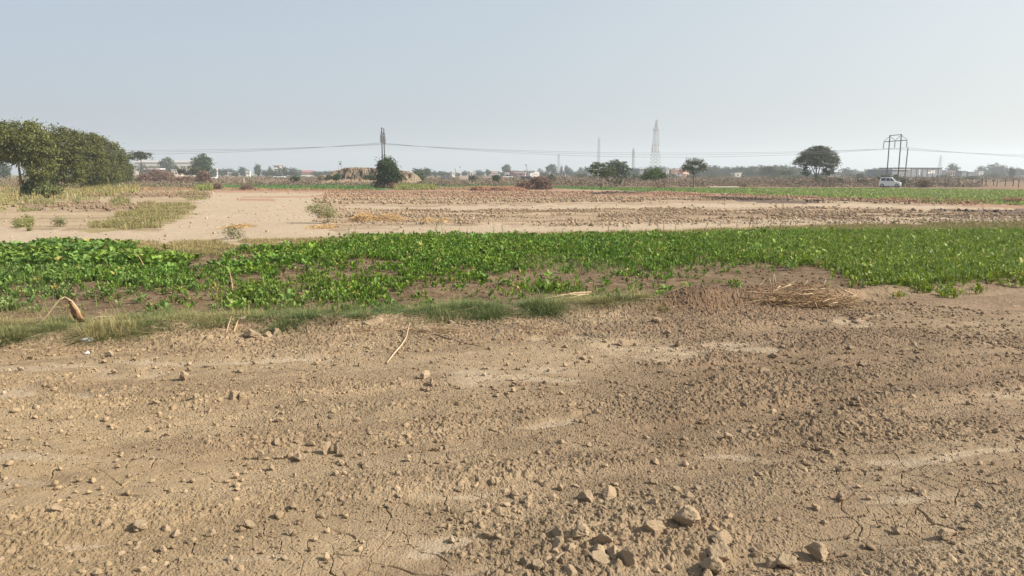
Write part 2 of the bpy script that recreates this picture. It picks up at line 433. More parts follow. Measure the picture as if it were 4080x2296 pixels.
# ---------- materials ----------
def mat(name, base=(.5,.5,.5), rough=.8, attr=False, noise=None, bump=None, metal=0, spec=.5, trans=0, var=0):
    m = bpy.data.materials.new(name); m.use_nodes = True
    nt = m.node_tree; N, L = nt.nodes, nt.links
    p = N['Principled BSDF']; p.inputs['Roughness'].default_value = rough; p.inputs['Metallic'].default_value = metal
    p.inputs['Specular IOR Level'].default_value = spec
    p.inputs['Base Color'].default_value = (*base, 1)
    src = None
    tc = N.new('ShaderNodeTexCoord')
    if attr:
        a = N.new('ShaderNodeAttribute'); a.attribute_name = 'col'; src = a.outputs['Color']
    if noise:
        sc, amt = noise
        no = N.new('ShaderNodeTexNoise'); no.inputs['Scale'].default_value = sc; no.inputs['Detail'].default_value = 6
        no.inputs['Roughness'].default_value = .65
        L.new(tc.outputs['Object'], no.inputs['Vector'])
        mr = N.new('ShaderNodeMapRange'); mr.inputs['From Min'].default_value = .25; mr.inputs['From Max'].default_value = .75
        mr.inputs['To Min'].default_value = 1-amt; mr.inputs['To Max'].default_value = 1+amt
        L.new(no.outputs['Fac'], mr.inputs['Value'])
        mx = N.new('ShaderNodeMix'); mx.data_type = 'RGBA'; mx.blend_type = 'MULTIPLY'; mx.inputs['Factor'].default_value = 1
        if src: L.new(src, mx.inputs['A'])
        else: mx.inputs['A'].default_value = (*base, 1)
        L.new(mr.outputs['Result'], mx.inputs['B']); src = mx.outputs['Result']
    if var:
        oi = N.new('ShaderNodeObjectInfo')
        mr = N.new('ShaderNodeMapRange'); mr.inputs['To Min'].default_value = 1-var; mr.inputs['To Max'].default_value = 1+var
        L.new(oi.outputs['Random'], mr.inputs['Value'])
        mx = N.new('ShaderNodeMix'); mx.data_type = 'RGBA'; mx.blend_type = 'MULTIPLY'; mx.inputs['Factor'].default_value = 1
        if src: L.new(src, mx.inputs['A'])
        else: mx.inputs['A'].default_value = (*base, 1)
        L.new(mr.outputs['Result'], mx.inputs['B']); src = mx.outputs['Result']
    if src: L.new(src, p.inputs['Base Color'])
    if bump:
        last = None
        for sc, dist in bump:
            no = N.new('ShaderNodeTexNoise'); no.inputs['Scale'].default_value = sc; no.inputs['Detail'].default_value = 5
            no.inputs['Roughness'].default_value = .7
            L.new(tc.outputs['Object'], no.inputs['Vector'])
            bp = N.new('ShaderNodeBump'); bp.inputs['Strength'].default_value = 1; bp.inputs['Distance'].default_value = dist
            L.new(no.outputs['Fac'], bp.inputs['Height'])
            if last: L.new(last, bp.inputs['Normal'])
            last = bp.outputs['Normal']
        L.new(last, p.inputs['Normal'])
    if trans:
        t = N.new('ShaderNodeBsdfTranslucent'); ms = N.new('ShaderNodeMixShader'); ms.inputs['Fac'].default_value = trans
        if src: L.new(src, t.inputs['Color'])
        else: t.inputs['Color'].default_value = (*base, 1)
        L.new(p.outputs['BSDF'], ms.inputs[1]); L.new(t.outputs['BSDF'], ms.inputs[2])
        L.new(ms.outputs['Shader'], N['Material Output'].inputs['Surface'])
    return m
M_SOIL = mat('soil', attr=True, rough=.95, spec=.15, noise=(11, .16), bump=[(14, .020), (70, .010)])
M_CLOD = mat('clod_earth', (.275,.205,.135), rough=.95, spec=.1, noise=(3, .12), bump=[(9, .003)], var=.08)
M_CRUMB = mat('crumb_earth', attr=True, rough=.95, spec=.15, noise=(25, .14))
M_LEAF = mat('crop_leaf', attr=True, rough=.55, spec=.3, trans=.25)
M_GRASS = mat('grass_blade', attr=True, rough=.7, spec=.3, trans=.2)
M_TREE = mat('tree_leaf', attr=True, rough=.6, spec=.3, trans=.18, var=.12)
M_DRY = mat('dry_twig', attr=True, rough=.85, spec=.2)
M_BARK = mat('bark', (.12,.085,.06), rough=.9, noise=(6, .35), bump=[(20, .02)])
M_BARKL = mat('pale_bark', (.20,.13,.085), rough=.9, noise=(6, .3), bump=[(20, .02)])
M_POLE = mat('pole_steel', (.07,.07,.075), rough=.6, noise=(3, .25))
M_POLEG = mat('pole_concrete', (.22,.22,.22), rough=.8, noise=(3, .2))
M_INS = mat('insulator_glaze', (.07,.05,.045), rough=.3)
M_WIRE = mat('wire_metal', (.14,.15,.16), rough=.5)
M_GALV = mat('galvanised_steel', (.24,.25,.26), rough=.5, noise=(1, .15))
M_WHITE = mat('white_wall', (.60,.58,.54), rough=.8, noise=(.3, .07))
M_CREAM = mat('cream_wall', (.62,.54,.46), rough=.85, noise=(.4, .1))
M_PINK = mat('peach_wall', (.66,.42,.31), rough=.85, noise=(.4, .1))
M_BRICK = mat('maroon_wall', (.22,.10,.10), rough=.85, noise=(.6, .15))
M_GREYW = mat('grey_sheet', (.16,.17,.19), rough=.7, noise=(.5, .25))
M_DARKW = mat('dark_opening', (.03,.035,.04), rough=.4)
M_ROOFW = mat('pale_roof', (.56,.55,.54), rough=.6, noise=(.5, .1))
M_ROOFR = mat('red_roof', (.30,.09,.09), rough=.8, noise=(.5, .15))
M_RED = mat('red_paint', (.45,.08,.06), rough=.6)
M_CAR = mat('car_paint', (.78,.79,.80), rough=.22, spec=.6)
M_GLASS = mat('car_glass', (.02,.025,.03), rough=.06, spec=.8)
M_TYRE = mat('tyre_rubber', (.02,.02,.02), rough=.8)
M_RIM = mat('wheel_rim', (.4,.4,.42), rough=.35, metal=.7)
M_LAMP = mat('lamp_glass', (.7,.7,.7), rough=.1)
M_TRIM = mat('black_trim', (.03,.03,.03), rough=.5)
M_POST = mat('fence_post_wood', (.10,.075,.055), rough=.9, noise=(8, .3))
M_STRAW = mat('straw', (.44,.29,.14), rough=.8, noise=(20, .3))
M_STALK = mat('dry_stalk', (.42,.31,.19), rough=.75, noise=(30, .3))
M_DEAD = mat('dead_leaf', (.24,.125,.06), rough=.8, noise=(18, .5))
M_LITTER = mat('white_litter', (.85,.85,.84), rough=.5)
M_MOUND = mat('mound_earth', attr=True, rough=.95, spec=.1, noise=(1.2, .2), bump=[(2, .35)])

# ---------- ground ----------
th = np.concatenate([np.linspace(-180, -42, 60, endpoint=False), np.linspace(-42, 42, 1350), np.linspace(42, 180, 61)[1:-1]])
th = np.radians(th)
ang = np.radians(np.arange(36, .95, -.043))
rr = np.concatenate([[.15,.5,.9,1.4,1.9,2.3], CH/np.tan(ang), np.geomspace(124, 2600, 70)])
T, RR = np.meshgrid(th, rr)
gx, gy = (RR*np.sin(T)).ravel(), (RR*np.cos(T)).ravel()
gz = terrain(gx, gy)
nt_, nr_ = len(th), len(rr)
i = np.arange(nr_-1)[:, None]*nt_; j = np.arange(nt_)[None]
j2 = (j+1) % nt_
q = np.stack([i+j, i+j2, i+nt_+j2, i+nt_+j], -1).reshape(-1, 4)
V = np.stack([gx, gy, gz], 1); V = np.vstack([V, [[0, 0, float(gz[:nt_].mean())]]])
tri = np.stack([np.full(nt_, len(V)-1), np.arange(nt_)*1, (np.arange(nt_)+1)%nt_], 1)[:, [0,2,1]]
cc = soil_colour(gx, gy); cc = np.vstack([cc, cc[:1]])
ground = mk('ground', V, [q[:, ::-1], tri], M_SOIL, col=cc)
tag(ground, kind='structure')

# ---------- loose clods ----------
def colour_at(x, y): return soil_colour(np.asarray(x, float), np.asarray(y, float))
# (u centre, v base, width px, height px, description or None)
BIG = [(2218,2186,60,58,None),(2221,2150,64,58,'tall craggy clod at the left end of the big clod cluster'),(2314,2147,80,56,'broad pitted clod at the back of the big clod cluster'),
(2397,2180,84,72,'dark-faced wedge clod in the middle of the big clod cluster'),(2385,2214,76,52,None),(2447,2232,66,66,'grey rounded clod leaning on the tallest clod'),
(2495,2252,62,90,'tallest sunlit clod standing upright at the front of the cluster'),(2530,2219,30,44,None),(2393,2246,62,36,'flat slab clod lying before the tallest clod'),(2228,2235,60,42,'double knobbly clod below the cluster left end'),
(2276,2203,40,46,None),(2141,2272,36,44,'lone dark upright clod left of the big clod cluster'),(2276,2294,62,44,'grey blocky clod at the bottom edge below the cluster'),(2608,2137,100,64,'largest craggy clod on cracked soil right of the cluster'),
(2730,2108,104,74,'big pale rounded clod uphill right of the cluster'),(2337,1997,78,46,'low wide clod half sunk in the crumbled soil bank'),(2420,1986,70,44,'hollow-sided clod beside the low half-sunk clod'),
(2477,2090,42,34,None),(2231,1944,32,34,None),(2866,2169,72,54,'dark-sided clod with long shadow, topmost of the right trio'),(2868,2224,66,58,'middle clod of the right trio of large clods'),
(2834,2271,82,64,'pale egg-shaped clod, lowest of the right trio'),(2810,2216,46,28,None),(3080,2248,50,38,None),(3138,2253,56,42,'rounded clod pair member near the bottom edge right'),
(3257,2221,82,54,'split knobbly clod standing on bare crust'),(3764,2161,62,52,'lone square-sided clod casting a long shadow on smooth soil'),(3343,1891,28,32,'small lone dark clod on the smooth crumb slope'),
(3876,2100,38,24,None),(3900,2047,40,20,None),(3567,2126,40,22,None),(938,1600,40,42,'upright clod of a pair on the left crumb band'),(968,1597,34,36,None),
(1298,1800,32,56,'tall thin split clod in the middle clod heap'),(1340,1800,38,50,'steep clod beside the thin split clod'),(1188,1831,48,38,'dark-sided clod below the middle clod heap'),(1041,1823,30,30,None),(1080,1864,22,26,None),
(1695,1527,40,34,'clod topping the heap beside the cracked pale patch'),(1720,1547,32,32,None),(438,1417,34,26,'pale flat-topped clod under the white litter'),
(1005,1353,60,36,'wide pale stone-like clod at the grass edge'),(805,1358,32,28,None),(833,1357,32,20,None),(880,1355,30,18,None),(1037,1359,28,28,None),(1068,1349,40,24,None),(1102,1340,42,34,'rounded clod against the grass, right of the wide pale clod'),
(1490,1324,80,30,'long low clod covered in dry straw at the grass edge'),(1693,1348,34,20,None),(1764,1300,20,22,None),(2617,1302,36,28,'angular pale clod at the foot of the dark bank'),(2660,1350,36,26,None),
(2700,1398,42,30,'grey clod on the cracked grey crust'),(2482,1387,48,24,'dark low clod beside the cracked grey crust'),(1493,1379,22,16,None),(1432,1463,20,22,'small white round clod left of the fallen stick end'),
(3080,1440,40,26,'pale clod with a straw scrap on the brown slope'),(3390,1410,34,22,None),(3640,1395,34,20,'flat pale clod lying alone on the far brown slope'),(3040,1500,50,22,None),(3430,1480,30,24,None),(3580,1590,36,24,'rounded pale clod on the right brown slope'),(2900,1760,30,30,None),(3185,1720,34,34,None),(3275,1755,22,26,None),
(3960,1755,24,22,None),(3905,1765,26,18,None),(620,1610,26,20,None),(780,1600,34,30,None),(735,1515,36,36,'craggy clod near the smooth wheel rut on the left'),(1060,1560,24,18,None),(1100,1775,36,26,None),(1000,1790,40,30,None),(1240,1775,34,28,None),
(2170,2010,26,26,None),(560,2110,46,40,None),(230,2050,40,44,'dark notched clod at a broken crust edge lower left'),(700,2130,48,30,None),(990,2090,34,26,None),(420,2105,40,34,None)]
protos4 = []
for k in range(8):
    P, Fc = clod_shape(4, 40+k, 12)
    P = P/(np.abs(P[:, 0]).max())
    protos4.append((P, Fc))
medium = []
rr_ = np.random.default_rng(5)
cand = 0
while len(medium) < 300-len(BIG):
    u, v = rr_.uniform(-60, 4140), rr_.choice([rr_.uniform(1560, 2310), rr_.uniform(1300, 2310)])
    rgh = float(roughness_at(np.array([u]), np.array([v]))[0])
    if rr_.random() < rgh**2.2*1.2:
        w = rr_.uniform(20, 34)*(.8+.4*(v-1300)/1000)*(1.25 if 1950 < u < 3000 and v > 1800 else 1)
        medium.append((u, v, w, w*rr_.uniform(.55,.8), None))
meshes = []
for k, (P, Fc) in enumerate(protos4):
    me_o = mk('earth_clod', P, Fc, M_CLOD, smooth=False); meshes.append(me_o.data); bpy.data.objects.remove(me_o)
crng = np.random.default_rng(9)
allc = BIG+medium
pos = np.array([gp(c[0], c[1]-c[2]*.12) for c in allc])
gzs = terrain(pos[:, 0], pos[:, 1], False)
for k, c in enumerate(allc):
    x, y = pos[k]; d = math.hypot(x, y)
    pw = c[2]/F*math.hypot(y, CH)*(.62 if k < len(BIG) else .54); ph = c[3]/F*math.hypot(y, CH)*1.05
    m = meshes[int(crng.integers(0, 8))]
    o = bpy.data.objects.new('earth_clod', m); COL.objects.link(o)
    zs = (P[:, 2].max())
    o.scale = (pw, pw, max(ph*.62, pw*.5)/.75)
    o.rotation_euler = (crng.uniform(-.35,.35), crng.uniform(-.35,.35), crng.uniform(0, 6.28))
    o.location = (x, y, gzs[k]+ph*(.36 if k < len(BIG) else .26)+.012)
    tag(o, c[4] or 'smallish tan earth clod lying loose among finer crumbs of dry soil', 'clod', 'earth clods on the bare ground')

crumb2 = [clod_shape(2, 200+k, 7) for k in range(7)]
crumb1 = [clod_shape(1, 300+k, 6) for k in range(7)]
def crumbs(n, r0, r1, smin, smax, power=2.2, front=True):
    t = R.uniform(-.72, .72, n); r = np.sqrt(R.uniform(r0*r0, r1*r1, n))
    x, y = r*np.sin(t), r*np.cos(t)
    u0, v0, u, v = zones(x, y)
    if front:
        ed_ = ss(95, 30, np.abs(v0-np.interp(u0, *EDGE)-10))
        g = roughness_at(u, v)*np.maximum(.3+.7*ss(.34,.52,streak(x, y)), ed_)*(v0 > np.interp(u0, *EDGE)-30)
        patch = ss(.36, .62, fbm(x*1.6, y*1.6, 55, 3)*.6+g*.55)
        big_ = np.maximum(ss(.50, .66, fbm(x*.9, y*.9, 57, 4)*.75+g*.25), ed_)
        keep = R.random(n) < np.clip(ss(.25, 1.0, g*.7+patch*.35)*g*.35+big_*ss(.2,.7,g)*.95+.035, 0, 1)
    else:
        band = (u0 > 900) & ((v > 765) & (v < np.interp(u0,[1000,2040,3060,4080],[812,812,800,822])) | (v > np.interp(u0,[2040,3060,4080],[838,828,846])) & (v < 898))
        band &= ~inpoly(ROAD, u, v) & ~inpoly(TR2, u, v) & ~inpoly(G2, u0, v0)
        lr = (u0 < 1000) & ((v > 815) & (v < 838) & (u0 < 620) | (v > 772) & (v < 789) & (u0 > 330) & (u0 < 850))
        pr = np.where(band, .45+.55*((v > 845)&(v < 874)|(v > 768)&(v < 808)), .010)
        pr = np.where(lr, .8, pr)
        pr = pr*ss(.3, .55, fbm(x*.35, y*.5, 77, 3))*(v0 < 985)*(v0 > 758)
        keep = R.random(n) < pr
    x, y = x[keep], y[keep]; k = len(x)
    s = smin*(1-R.random(k)*(1-(smax/smin)**-power))**(-1/power)
    return x, y, s
sets = []
for (n, r0, r1, a, b) in [(130000,2.6,7,.006,.022),(120000,6,12.5,.009,.026),(26000,3,13,.018,.038)]:
    sets.append(crumbs(n, r0, r1, a, b))
x, y, s = [np.concatenate(q_) for q_ in zip(*sets)]
z = terrain(x, y, False)
pos = np.stack([x, y, z+s*.35+.012], 1)
cc = np.clip(soil_colour(x, y)*R.uniform(.85, 1.18, (len(x), 1)), 0, 1)
big = s > .016
for nm, msk, pr in (('soil_crumbs', big, crumb2), ('soil_crumbs', ~big, crumb1)):
    V, Fq, Id = scatter(pr, pos[msk], s[msk], rotm(int(msk.sum()), 1.5))
    tag(mk(nm, V, Fq, M_CRUMB, col=cc[msk][Id]), 'fine crumbled soil scattered over the foreground', 'soil crumbs', kind='stuff')
sets = [crumbs(80000, 24, 45, .035, .12, 2.5, False), crumbs(80000, 45, 88, .06, .18, 2.5, False)]
x, y, s = [np.concatenate(q_) for q_ in zip(*sets)]
z = terrain(x, y, False)
V, Fq, Id = scatter(crumb1, np.stack([x, y, z+s*.3], 1), s, rotm(len(x), 1.5))
cc = np.clip(soil_colour(x, y)*R.uniform(.8, 1.1, (len(x), 1)), 0, 1)
tag(mk('ploughed_clods', V, Fq, M_CRUMB, col=cc[Id]), 'countless clods of the ploughed bands in the middle distance', 'clods', kind='stuff')
# crop-bed crumbs
n = 9000; x = R.uniform(-20, 22, n); y = R.uniform(9.5, 22, n); u0, v0 = uv(x, y)
k = (v0 < np.interp(u0, *EDGE)-20) & (v0 > np.interp(u0, *BACK)) ; x, y = x[k], y[k]; s = R.uniform(.015, .04, len(x))
V, Fq, Id = scatter(crumb1, np.stack([x, y, terrain(x, y, False)+s*.4+.012], 1), s, rotm(len(x), 1.5))
cc = soil_colour(x, y)*R.uniform(.8, 1.3, (len(x), 1))
tag(mk('field_crumbs', V, Fq, M_CRUMB, col=cc[Id]), 'brown soil crumbs between the crop plants', 'soil crumbs', kind='stuff')
# ---------- leafy crop ----------
def leaf_mesh(L, W, bend, petiole=.35, lob=0):
    """lobed leaf rising from the origin along +x, arched"""
    ts = [petiole, petiole+.16, petiole+.30, petiole+.46, 1.0]; ws = [.12, .62+lob*.1, .85, 1.0, .12]
    V = [(0,-.006,0),(0,.006,0)]
    def pt(t, w, s):
        x = L*t*math.cos(bend*t*.6); z = L*(math.sin(.9)*t-.5*bend*t*t)
        return (x, s*w*W*.5, z+abs(s)*w*W*.16)
    for t, w in zip(ts, ws):
        V += [pt(t, w, -1), pt(t, w, 0), pt(t, w, 1)]
    Fq = [(0,1,3,2)]
    Fq = [(0,3,3,2)]
    Fq = []
    for k in range(4):
        a = 2+3*k
        Fq += [(a, a+1, a+4, a+3), (a+1, a+2, a+5, a+4)]
    Fq.append((0, 1, 4, 2))
    return np.array(V), np.array(Fq)
def plant(seed, nl, L, W, up):
    rg = np.random.default_rng(seed); Vs, Fs = [], []; off = 0
    for k in range(nl):
        l = L*rg.uniform(.6, 1.15)
        V, Fq = leaf_mesh(l, W*rg.uniform(.7, 1.2), rg.uniform(.5, 1.1), rg.uniform(.25, .42), rg.integers(0, 3))
        e = rg.uniform(up-.35, up+.35); c, s = math.cos(e), math.sin(e)
        V = V @ np.array([[c,0,s],[0,1,0],[-s,0,c]])
        a = k*2.4+rg.uniform(-.4,.4); c, s = math.cos(a), math.sin(a)
        tw = rg.uniform(-.5, .5)
        V = V*C(1,1,1); V[:, 2] += V[:, 1]*tw
        V = V @ np.array([[c,s,0],[-s,c,0],[0,0,1]])
        V[:, 2] = np.maximum(V[:, 2], .0)+.005
        Vs.append(V); Fs.append(Fq+off); off += len(V)
    return np.concatenate(Vs), np.concatenate(Fs)
broad = [plant(500+k, 10, .19, .078, .25) for k in range(6)]
slim = [plant(520+k, 12, .135, .034, .65) for k in range(6)]
n = 105000
x = R.uniform(-21, 24, n); y = R.uniform(9.6, 25, n)
u0, v0, u, v = zones(x, y)
D = tab(CU, CV, CROP, u0+(u-u0)*.3, v0+(v-v0)*.3)/9.0
D = np.where(v0 < 920, D*((u0 > 2950))*ss(890, 905, v0), D)
cl = fbm(x*1.3, y*1.3, 401, 3); cl2 = fbm(x*4, y*4, 405, 2)
keep = (R.random(n) < np.clip(D*1.15-.05, 0, 1)**1.7) & (cl*.6+cl2*.4 > .665-.475*D) & (np.abs(u0-2040) < 2500)
keep |= (R.random(n) < .045+.05*ss(.5,.7,cl2)) & (v0 < np.interp(u0, *EDGE)-62) & (v0 > np.interp(u0, *BACK)+15) & (u0 < 2950) & (u0 > 900)
x, y, u0, v0, D = x[keep], y[keep], u0[keep], v0[keep], D[keep]
k = len(x)
bigl = (u0+R.normal(0, 120, k) < 1000) & (v0 < 1075)
bigl |= R.random(k) < .03
sz = np.where(bigl, R.uniform(.75, 1.25, k), R.uniform(.6, 1.15, k))*(.72+.4*D)
sz = np.where((u0 < 800) & (v0 < 1070), sz*1.2, sz)
which = np.where(bigl, R.integers(0, 6, k), R.integers(6, 12, k))
P = np.stack([x, y, terrain(x, y, False)], 1)
scl = np.stack([sz, sz, sz*np.where(bigl, 1, 1.15)], 1)
V, Fq, Id = scatter(broad+slim, P, scl, rotm(k, .5), which)
lush = C(.11,.21,.018); blue = C(.13,.22,.05); yel = C(.19,.25,.018); sage = C(.22,.26,.10)
a = ss(2500, 3500, u0+R.normal(0, 250, k))[:, None]
b_ = (ss(1100, 200, u0+R.normal(0, 200, k))*.8)[:, None]
cc = lush*(1-a)+yel*a; cc = cc*(1-b_)+blue*b_
f = (ss(1120, 1250, v0+R.normal(0, 25, k))*ss(1800, 600, u0)*.75)[:, None]; cc = cc*(1-f)+sage*f
pt_ = ss(.42, .62, fbm(x*.8, y*.8, 431, 3))[:, None]
cc = cc*(1-pt_*.35)+yel*pt_*.35
cc = cc*R.uniform(.55, 1.4, (k, 1))*.88
wilt = R.random(k) < .035; cc[wilt] = C(.30,.27,.07)
cv = cc[Id]*np.repeat(R.uniform(.75, 1.3, (len(V)//4+1)), 4)[:len(V), None]
lone = np.zeros(k, bool)
tag(mk('leafy_crop', V, Fq, M_LEAF, col=np.clip(cv, 0, 1), smooth=False), 'green mustard-like leafy crop growing across the field', 'crop', kind='stuff')

# thin grassy shoots standing among the leaves
i = R.integers(0, k, 90000); i = i[(R.random(90000) < .25+.75*ss(1800, 3300, u0[i]))]
gx_, gy_ = x[i]+R.normal(0, .09, len(i)), y[i]+R.normal(0, .09, len(i)); NG = len(i); UG = u0[i]
# separate plants standing on bare soil
pl = []
proto_pl = []
for q_ in range(6):
    Vp, Fp = (broad if q_ % 2 else slim)[q_ % 6]
    c0 = [sage, blue, lush, blue, sage, lush][q_]
    cv = c0*np.repeat(R.uniform(.75, 1.3, len(Vp)//17+1), 17)[:len(Vp), None]
    o = mk('crop_plant', Vp, Fp, M_LEAF, col=cv); proto_pl.append(o)
lone_uv = [(480,1230),(560,1215),(600,1250),(430,1180),(700,1190),(760,1235),(300,1195),(120,1215),(60,1235),(660,1240),(860,1255),(940,1250),(1060,1130),(1500,1240),(1600,1250),(1560,1225),(1720,1230),(1840,1160),(1900,1185),(2020,1140),(2110,1180),(2380,1200),(2530,1170),(2660,1170),(2740,1120),(2780,1190),(2840,1195),(2930,1160),(2960,1155),(2650,1130),(3220,1165),(3150,1080),(2420,1240),(1500,1160),(1980,1100),(2620,1190),(890,1110),(1150,1210),(1260,1170),(700,1120)]
for q_, (a, b) in enumerate(lone_uv):
    px, py = gp(a, b); src = proto_pl[q_ % 6]
    o = src if q_ < 6 else src.copy()
    if q_ >= 6: COL.objects.link(o)
    s_ = random.uniform(.75, 1.1)
    o.location = (px, py, ground_z(px, py)); o.rotation_euler = (0, 0, random.uniform(0, 6.28)); o.scale = (s_, s_, s_*1.1)
    tag(o, 'single low leafy plant standing apart on bare brown soil', 'plant', 'single plants on the bare field soil')

# ---------- grass ----------
def blades(x, y, z, h, w, lean, cc, curl=.5):
    n = len(x); a = R.uniform(0, 6.283, n)
    d = np.stack([np.cos(a), np.sin(a)], 1); s = np.stack([-d[:, 1], d[:, 0]], 1)
    ln = np.abs(R.normal(0, lean, n))
    p0 = np.stack([x, y, z], 1)
    def P(t, side):
        o = ln*h*t*(1+curl*t)
        zz = h*t*(1-curl*.5*t*np.clip(ln, 0, 1.6))
        wd = w*(1-t*.75)*side*.5+np.zeros(n)
        return p0+np.concatenate([d*o[:, None]+s*wd[:, None], zz[:, None]], 1)
    tip = P(1.0, 0)
    V = np.stack([P(0,-1), P(0,1), P(.55,-1), P(.55,1), tip], 1).reshape(-1, 3)
    b = (np.arange(n)*5)[:, None]
    Ft = np.concatenate([b+C(0,1,3), b+C(0,3,2), b+C(2,3,4)])
    return V, Ft, np.repeat(cc, 5, 0)
def cm(a, b, t): return a*(1-t)+b*t
def grass(name, label, x, y, h, w, lean, ca, cb, nz, curl=.5, kind='stuff'):
    n = len(x); t = np.clip(R.normal(nz, .25, n), 0, 1)[:, None]
    cc = cm(ca, cb, t)*R.uniform(.7, 1.3, (n, 1))
    V, Ft, c = blades(x, y, terrain(x, y, False)+.005, h, w, lean, cc, curl)
    return tag(mk(name, V, Ft, M_GRASS, col=np.clip(c, 0, 1)), label, 'grass', kind=kind)
t = np.clip(R.normal(.35, .3, NG), 0, 1)[:, None]
cg = cm(C(.10,.20,.03), C(.25,.32,.07), t)*R.uniform(.7, 1.3, (NG, 1))
V, Ft, c = blades(gx_, gy_, terrain(gx_, gy_, False), R.uniform(.10, .30, NG)*(1+.15*ss(2500, 3500, UG)), .009, .45, cg)
tag(mk('crop_shoots', V, Ft, M_GRASS, col=np.clip(c, 0, 1)), 'fine green shoots growing between the crop leaves', 'crop', kind='stuff')
# bund grass in front of the crop
n = 290000
u = R.uniform(-200, 2640, n); lo = np.interp(u, *EDGE)+5; hi = np.interp(u, *GTOP)
v = hi+(lo-hi)*R.beta(1.3, 1.1, n)
x, y = gp(u, v); x = x+R.normal(0, .03, n); y = y+R.normal(0, .06, n)
cl = fbm(x*2.4, y*2.4, 601, 3); rag = fbm(x*1.1, y*1.1, 603, 3)
d_in = np.minimum((lo-v)/28, 1)
keep = (cl > .42+.25*(1-d_in)) & (rag*.9+d_in*.3 > .43)
x, y, u, cl, rag, v = x[keep], y[keep], u[keep], cl[keep], rag[keep], v[keep]
h = R.uniform(.035, .13, len(x))*(.4+2.2*np.clip(fbm(x*3.3,y*3.3,609,3)-.25,0,1)); h = np.where(R.random(len(x)) < .06, h*2.0, h)
dry = ss(.42, .62, fbm(x*1.9, y*1.9, 607, 3))
grass('bund_grass', 'tangled green and straw-coloured grass on the field edge', x, y, h, .0065, 1.1, C(.10,.15,.045), C(.40,.31,.15), .05+.5*dry+.25*ss(700,100,u), .8)
# green grassy patches inside the crop
n = 60000; x = R.uniform(-14, 5, n); y = R.uniform(10.5, 19, n); u0, v0 = uv(x, y)
g = near([(0,1080),(300,1090)], u0, v0, 26)+near([(2150,1060),(2400,1075)], u0, v0, 22)+near([(900,1010),(600,1015)], u0, v0, 8)*.5+near([(0,1250),(250,1260)],u0,v0,25)*.6
k = R.random(n) < g*fbm(x*2, y*2, 611, 2)*1.7; x, y = x[k], y[k]
grass('field_grass', 'fine green grass growing through the crop', x, y, R.uniform(.1, .22, len(x)), .007, .5, C(.10,.16,.04), C(.30,.28,.10), .25)
# dry grass strip between crop and track
n = 120000; u = R.uniform(-300, 4400, n)
top = np.interp(u, *TR1B); bot = np.interp(u, *BACK)+25
v = top+(bot-top)*R.random(n); x, y = gp(u, v)
k = (fbm(x*1.2, y*1.5, 621, 3) > .40) & (bot > top+3); x, y, u, v = x[k], y[k], u[k], v[k]
grass('dry_grass_strip', 'low dull olive and straw grass between crop and dirt track', x, y, R.uniform(.03, .12, len(x))*(1+.5*ss(1800,3200,u)), .014, .9, C(.17,.17,.055), C(.40,.29,.14), .5-.2*ss(1600,3000,u))
# weeds: left patches, tree-foot undergrowth
def weeds(name, label, polys, n, h0, h1, ca, cb, nz, w, lf, ns, dens=.45):
    xs, ys = [], []
    for P in polys:
        us = [p[0] for p in P]; vs = [p[1] for p in P]
        # sample by ground area: draw in 1/v space
        q0, q1 = 1/(max(vs)-690.), 1/max(min(vs)-690., 4)
        m = int(n*4/len(polys))
        q_ = R.uniform(q0, q1, m); v = 690+1/q_; u = R.uniform(min(us), max(us), m)
        x, y = gp(u, v); wob = (fbm(x*.8, y*.8, ns, 3)-.5)
        k = inpoly(P, u+wob*60, v+wob*14) & (fbm(x*.9, y*.9, ns+3, 3) > dens)
        xs.append(x[k]); ys.append(y[k])
    x, y = np.concatenate(xs), np.concatenate(ys)
    h = R.uniform(h0, h1, len(x))*(.5+fbm(x*.5, y*.5, ns+5, 2))
    t = np.clip(R.normal(nz, .3, len(x)), 0, 1)[:, None]
    cc = cm(ca, cb, t)*R.uniform(.7, 1.3, (len(x), 1))
    V, Ft, c = blades(x, y, terrain(x, y, False), h, w, .35, cc)
    nl = int(len(x)*lf); i = R.integers(0, len(x), nl)
    Cn = np.stack([x[i], y[i], terrain(x[i], y[i], False)], 1)+np.stack([R.normal(0,.08,nl), R.normal(0,.08,nl), h[i]*R.uniform(.2, 1, nl)], 1)
    Vl, Fl = leaves(Cn, w*1.7)
    F2 = np.concatenate([Fl[:, [0,1,2]], Fl[:, [0,2,3]]])
    V = np.vstack([V, Vl]); Ft = np.vstack([Ft, F2+len(c)]); c = np.vstack([c, np.repeat(cc[i], 4, 0)])
    return tag(mk(name, V, Ft, M_GRASS, col=np.clip(c, 0, 1)), label, 'weeds', kind='stuff')
weeds('weed_patch', 'yellow-green weeds spread over the bare ground on the left', [WEEDY[0]], 7000, .06, .26, C(.14,.15,.05), C(.34,.27,.13), .5, .02, .9, 631, .52)
weeds('undergrowth', 'mixed green and straw undergrowth at the feet of the tree row', [WEEDY[1], [(380,700),(560,735),(560,770),(430,790),(330,760)]], 16000, .2, .8, C(.13,.17,.05), C(.42,.31,.14), .5, .05, .9, 641, .44)
weeds('dry_weeds', 'brown dry weeds along the far rim of the bare field', [[(420,738),(860,748),(850,764),(430,772)],[(880,752),(1500,757),(1500,764),(880,760)],[(1590,750),(2140,745),(2140,758),(1600,760)],[(3500,794),(3960,806),(3960,812),(3500,799)],[(3990,796),(4080,799),(4080,805),(4000,804)]], 4000, .08, .28, C(.20,.18,.08), C(.40,.25,.14), .75, .06, .4, 651, .40)
weeds('bright_weeds', 'bright yellow-green weeds right of the bush under the poles', [[(1570,744),(1730,740),(1740,757),(1570,759)],[(775,750),(850,742),(850,756),(775,762)]], 2600, .3, .6, C(.17,.20,.06), C(.30,.29,.10), .4, .06, .8, 661, .4)
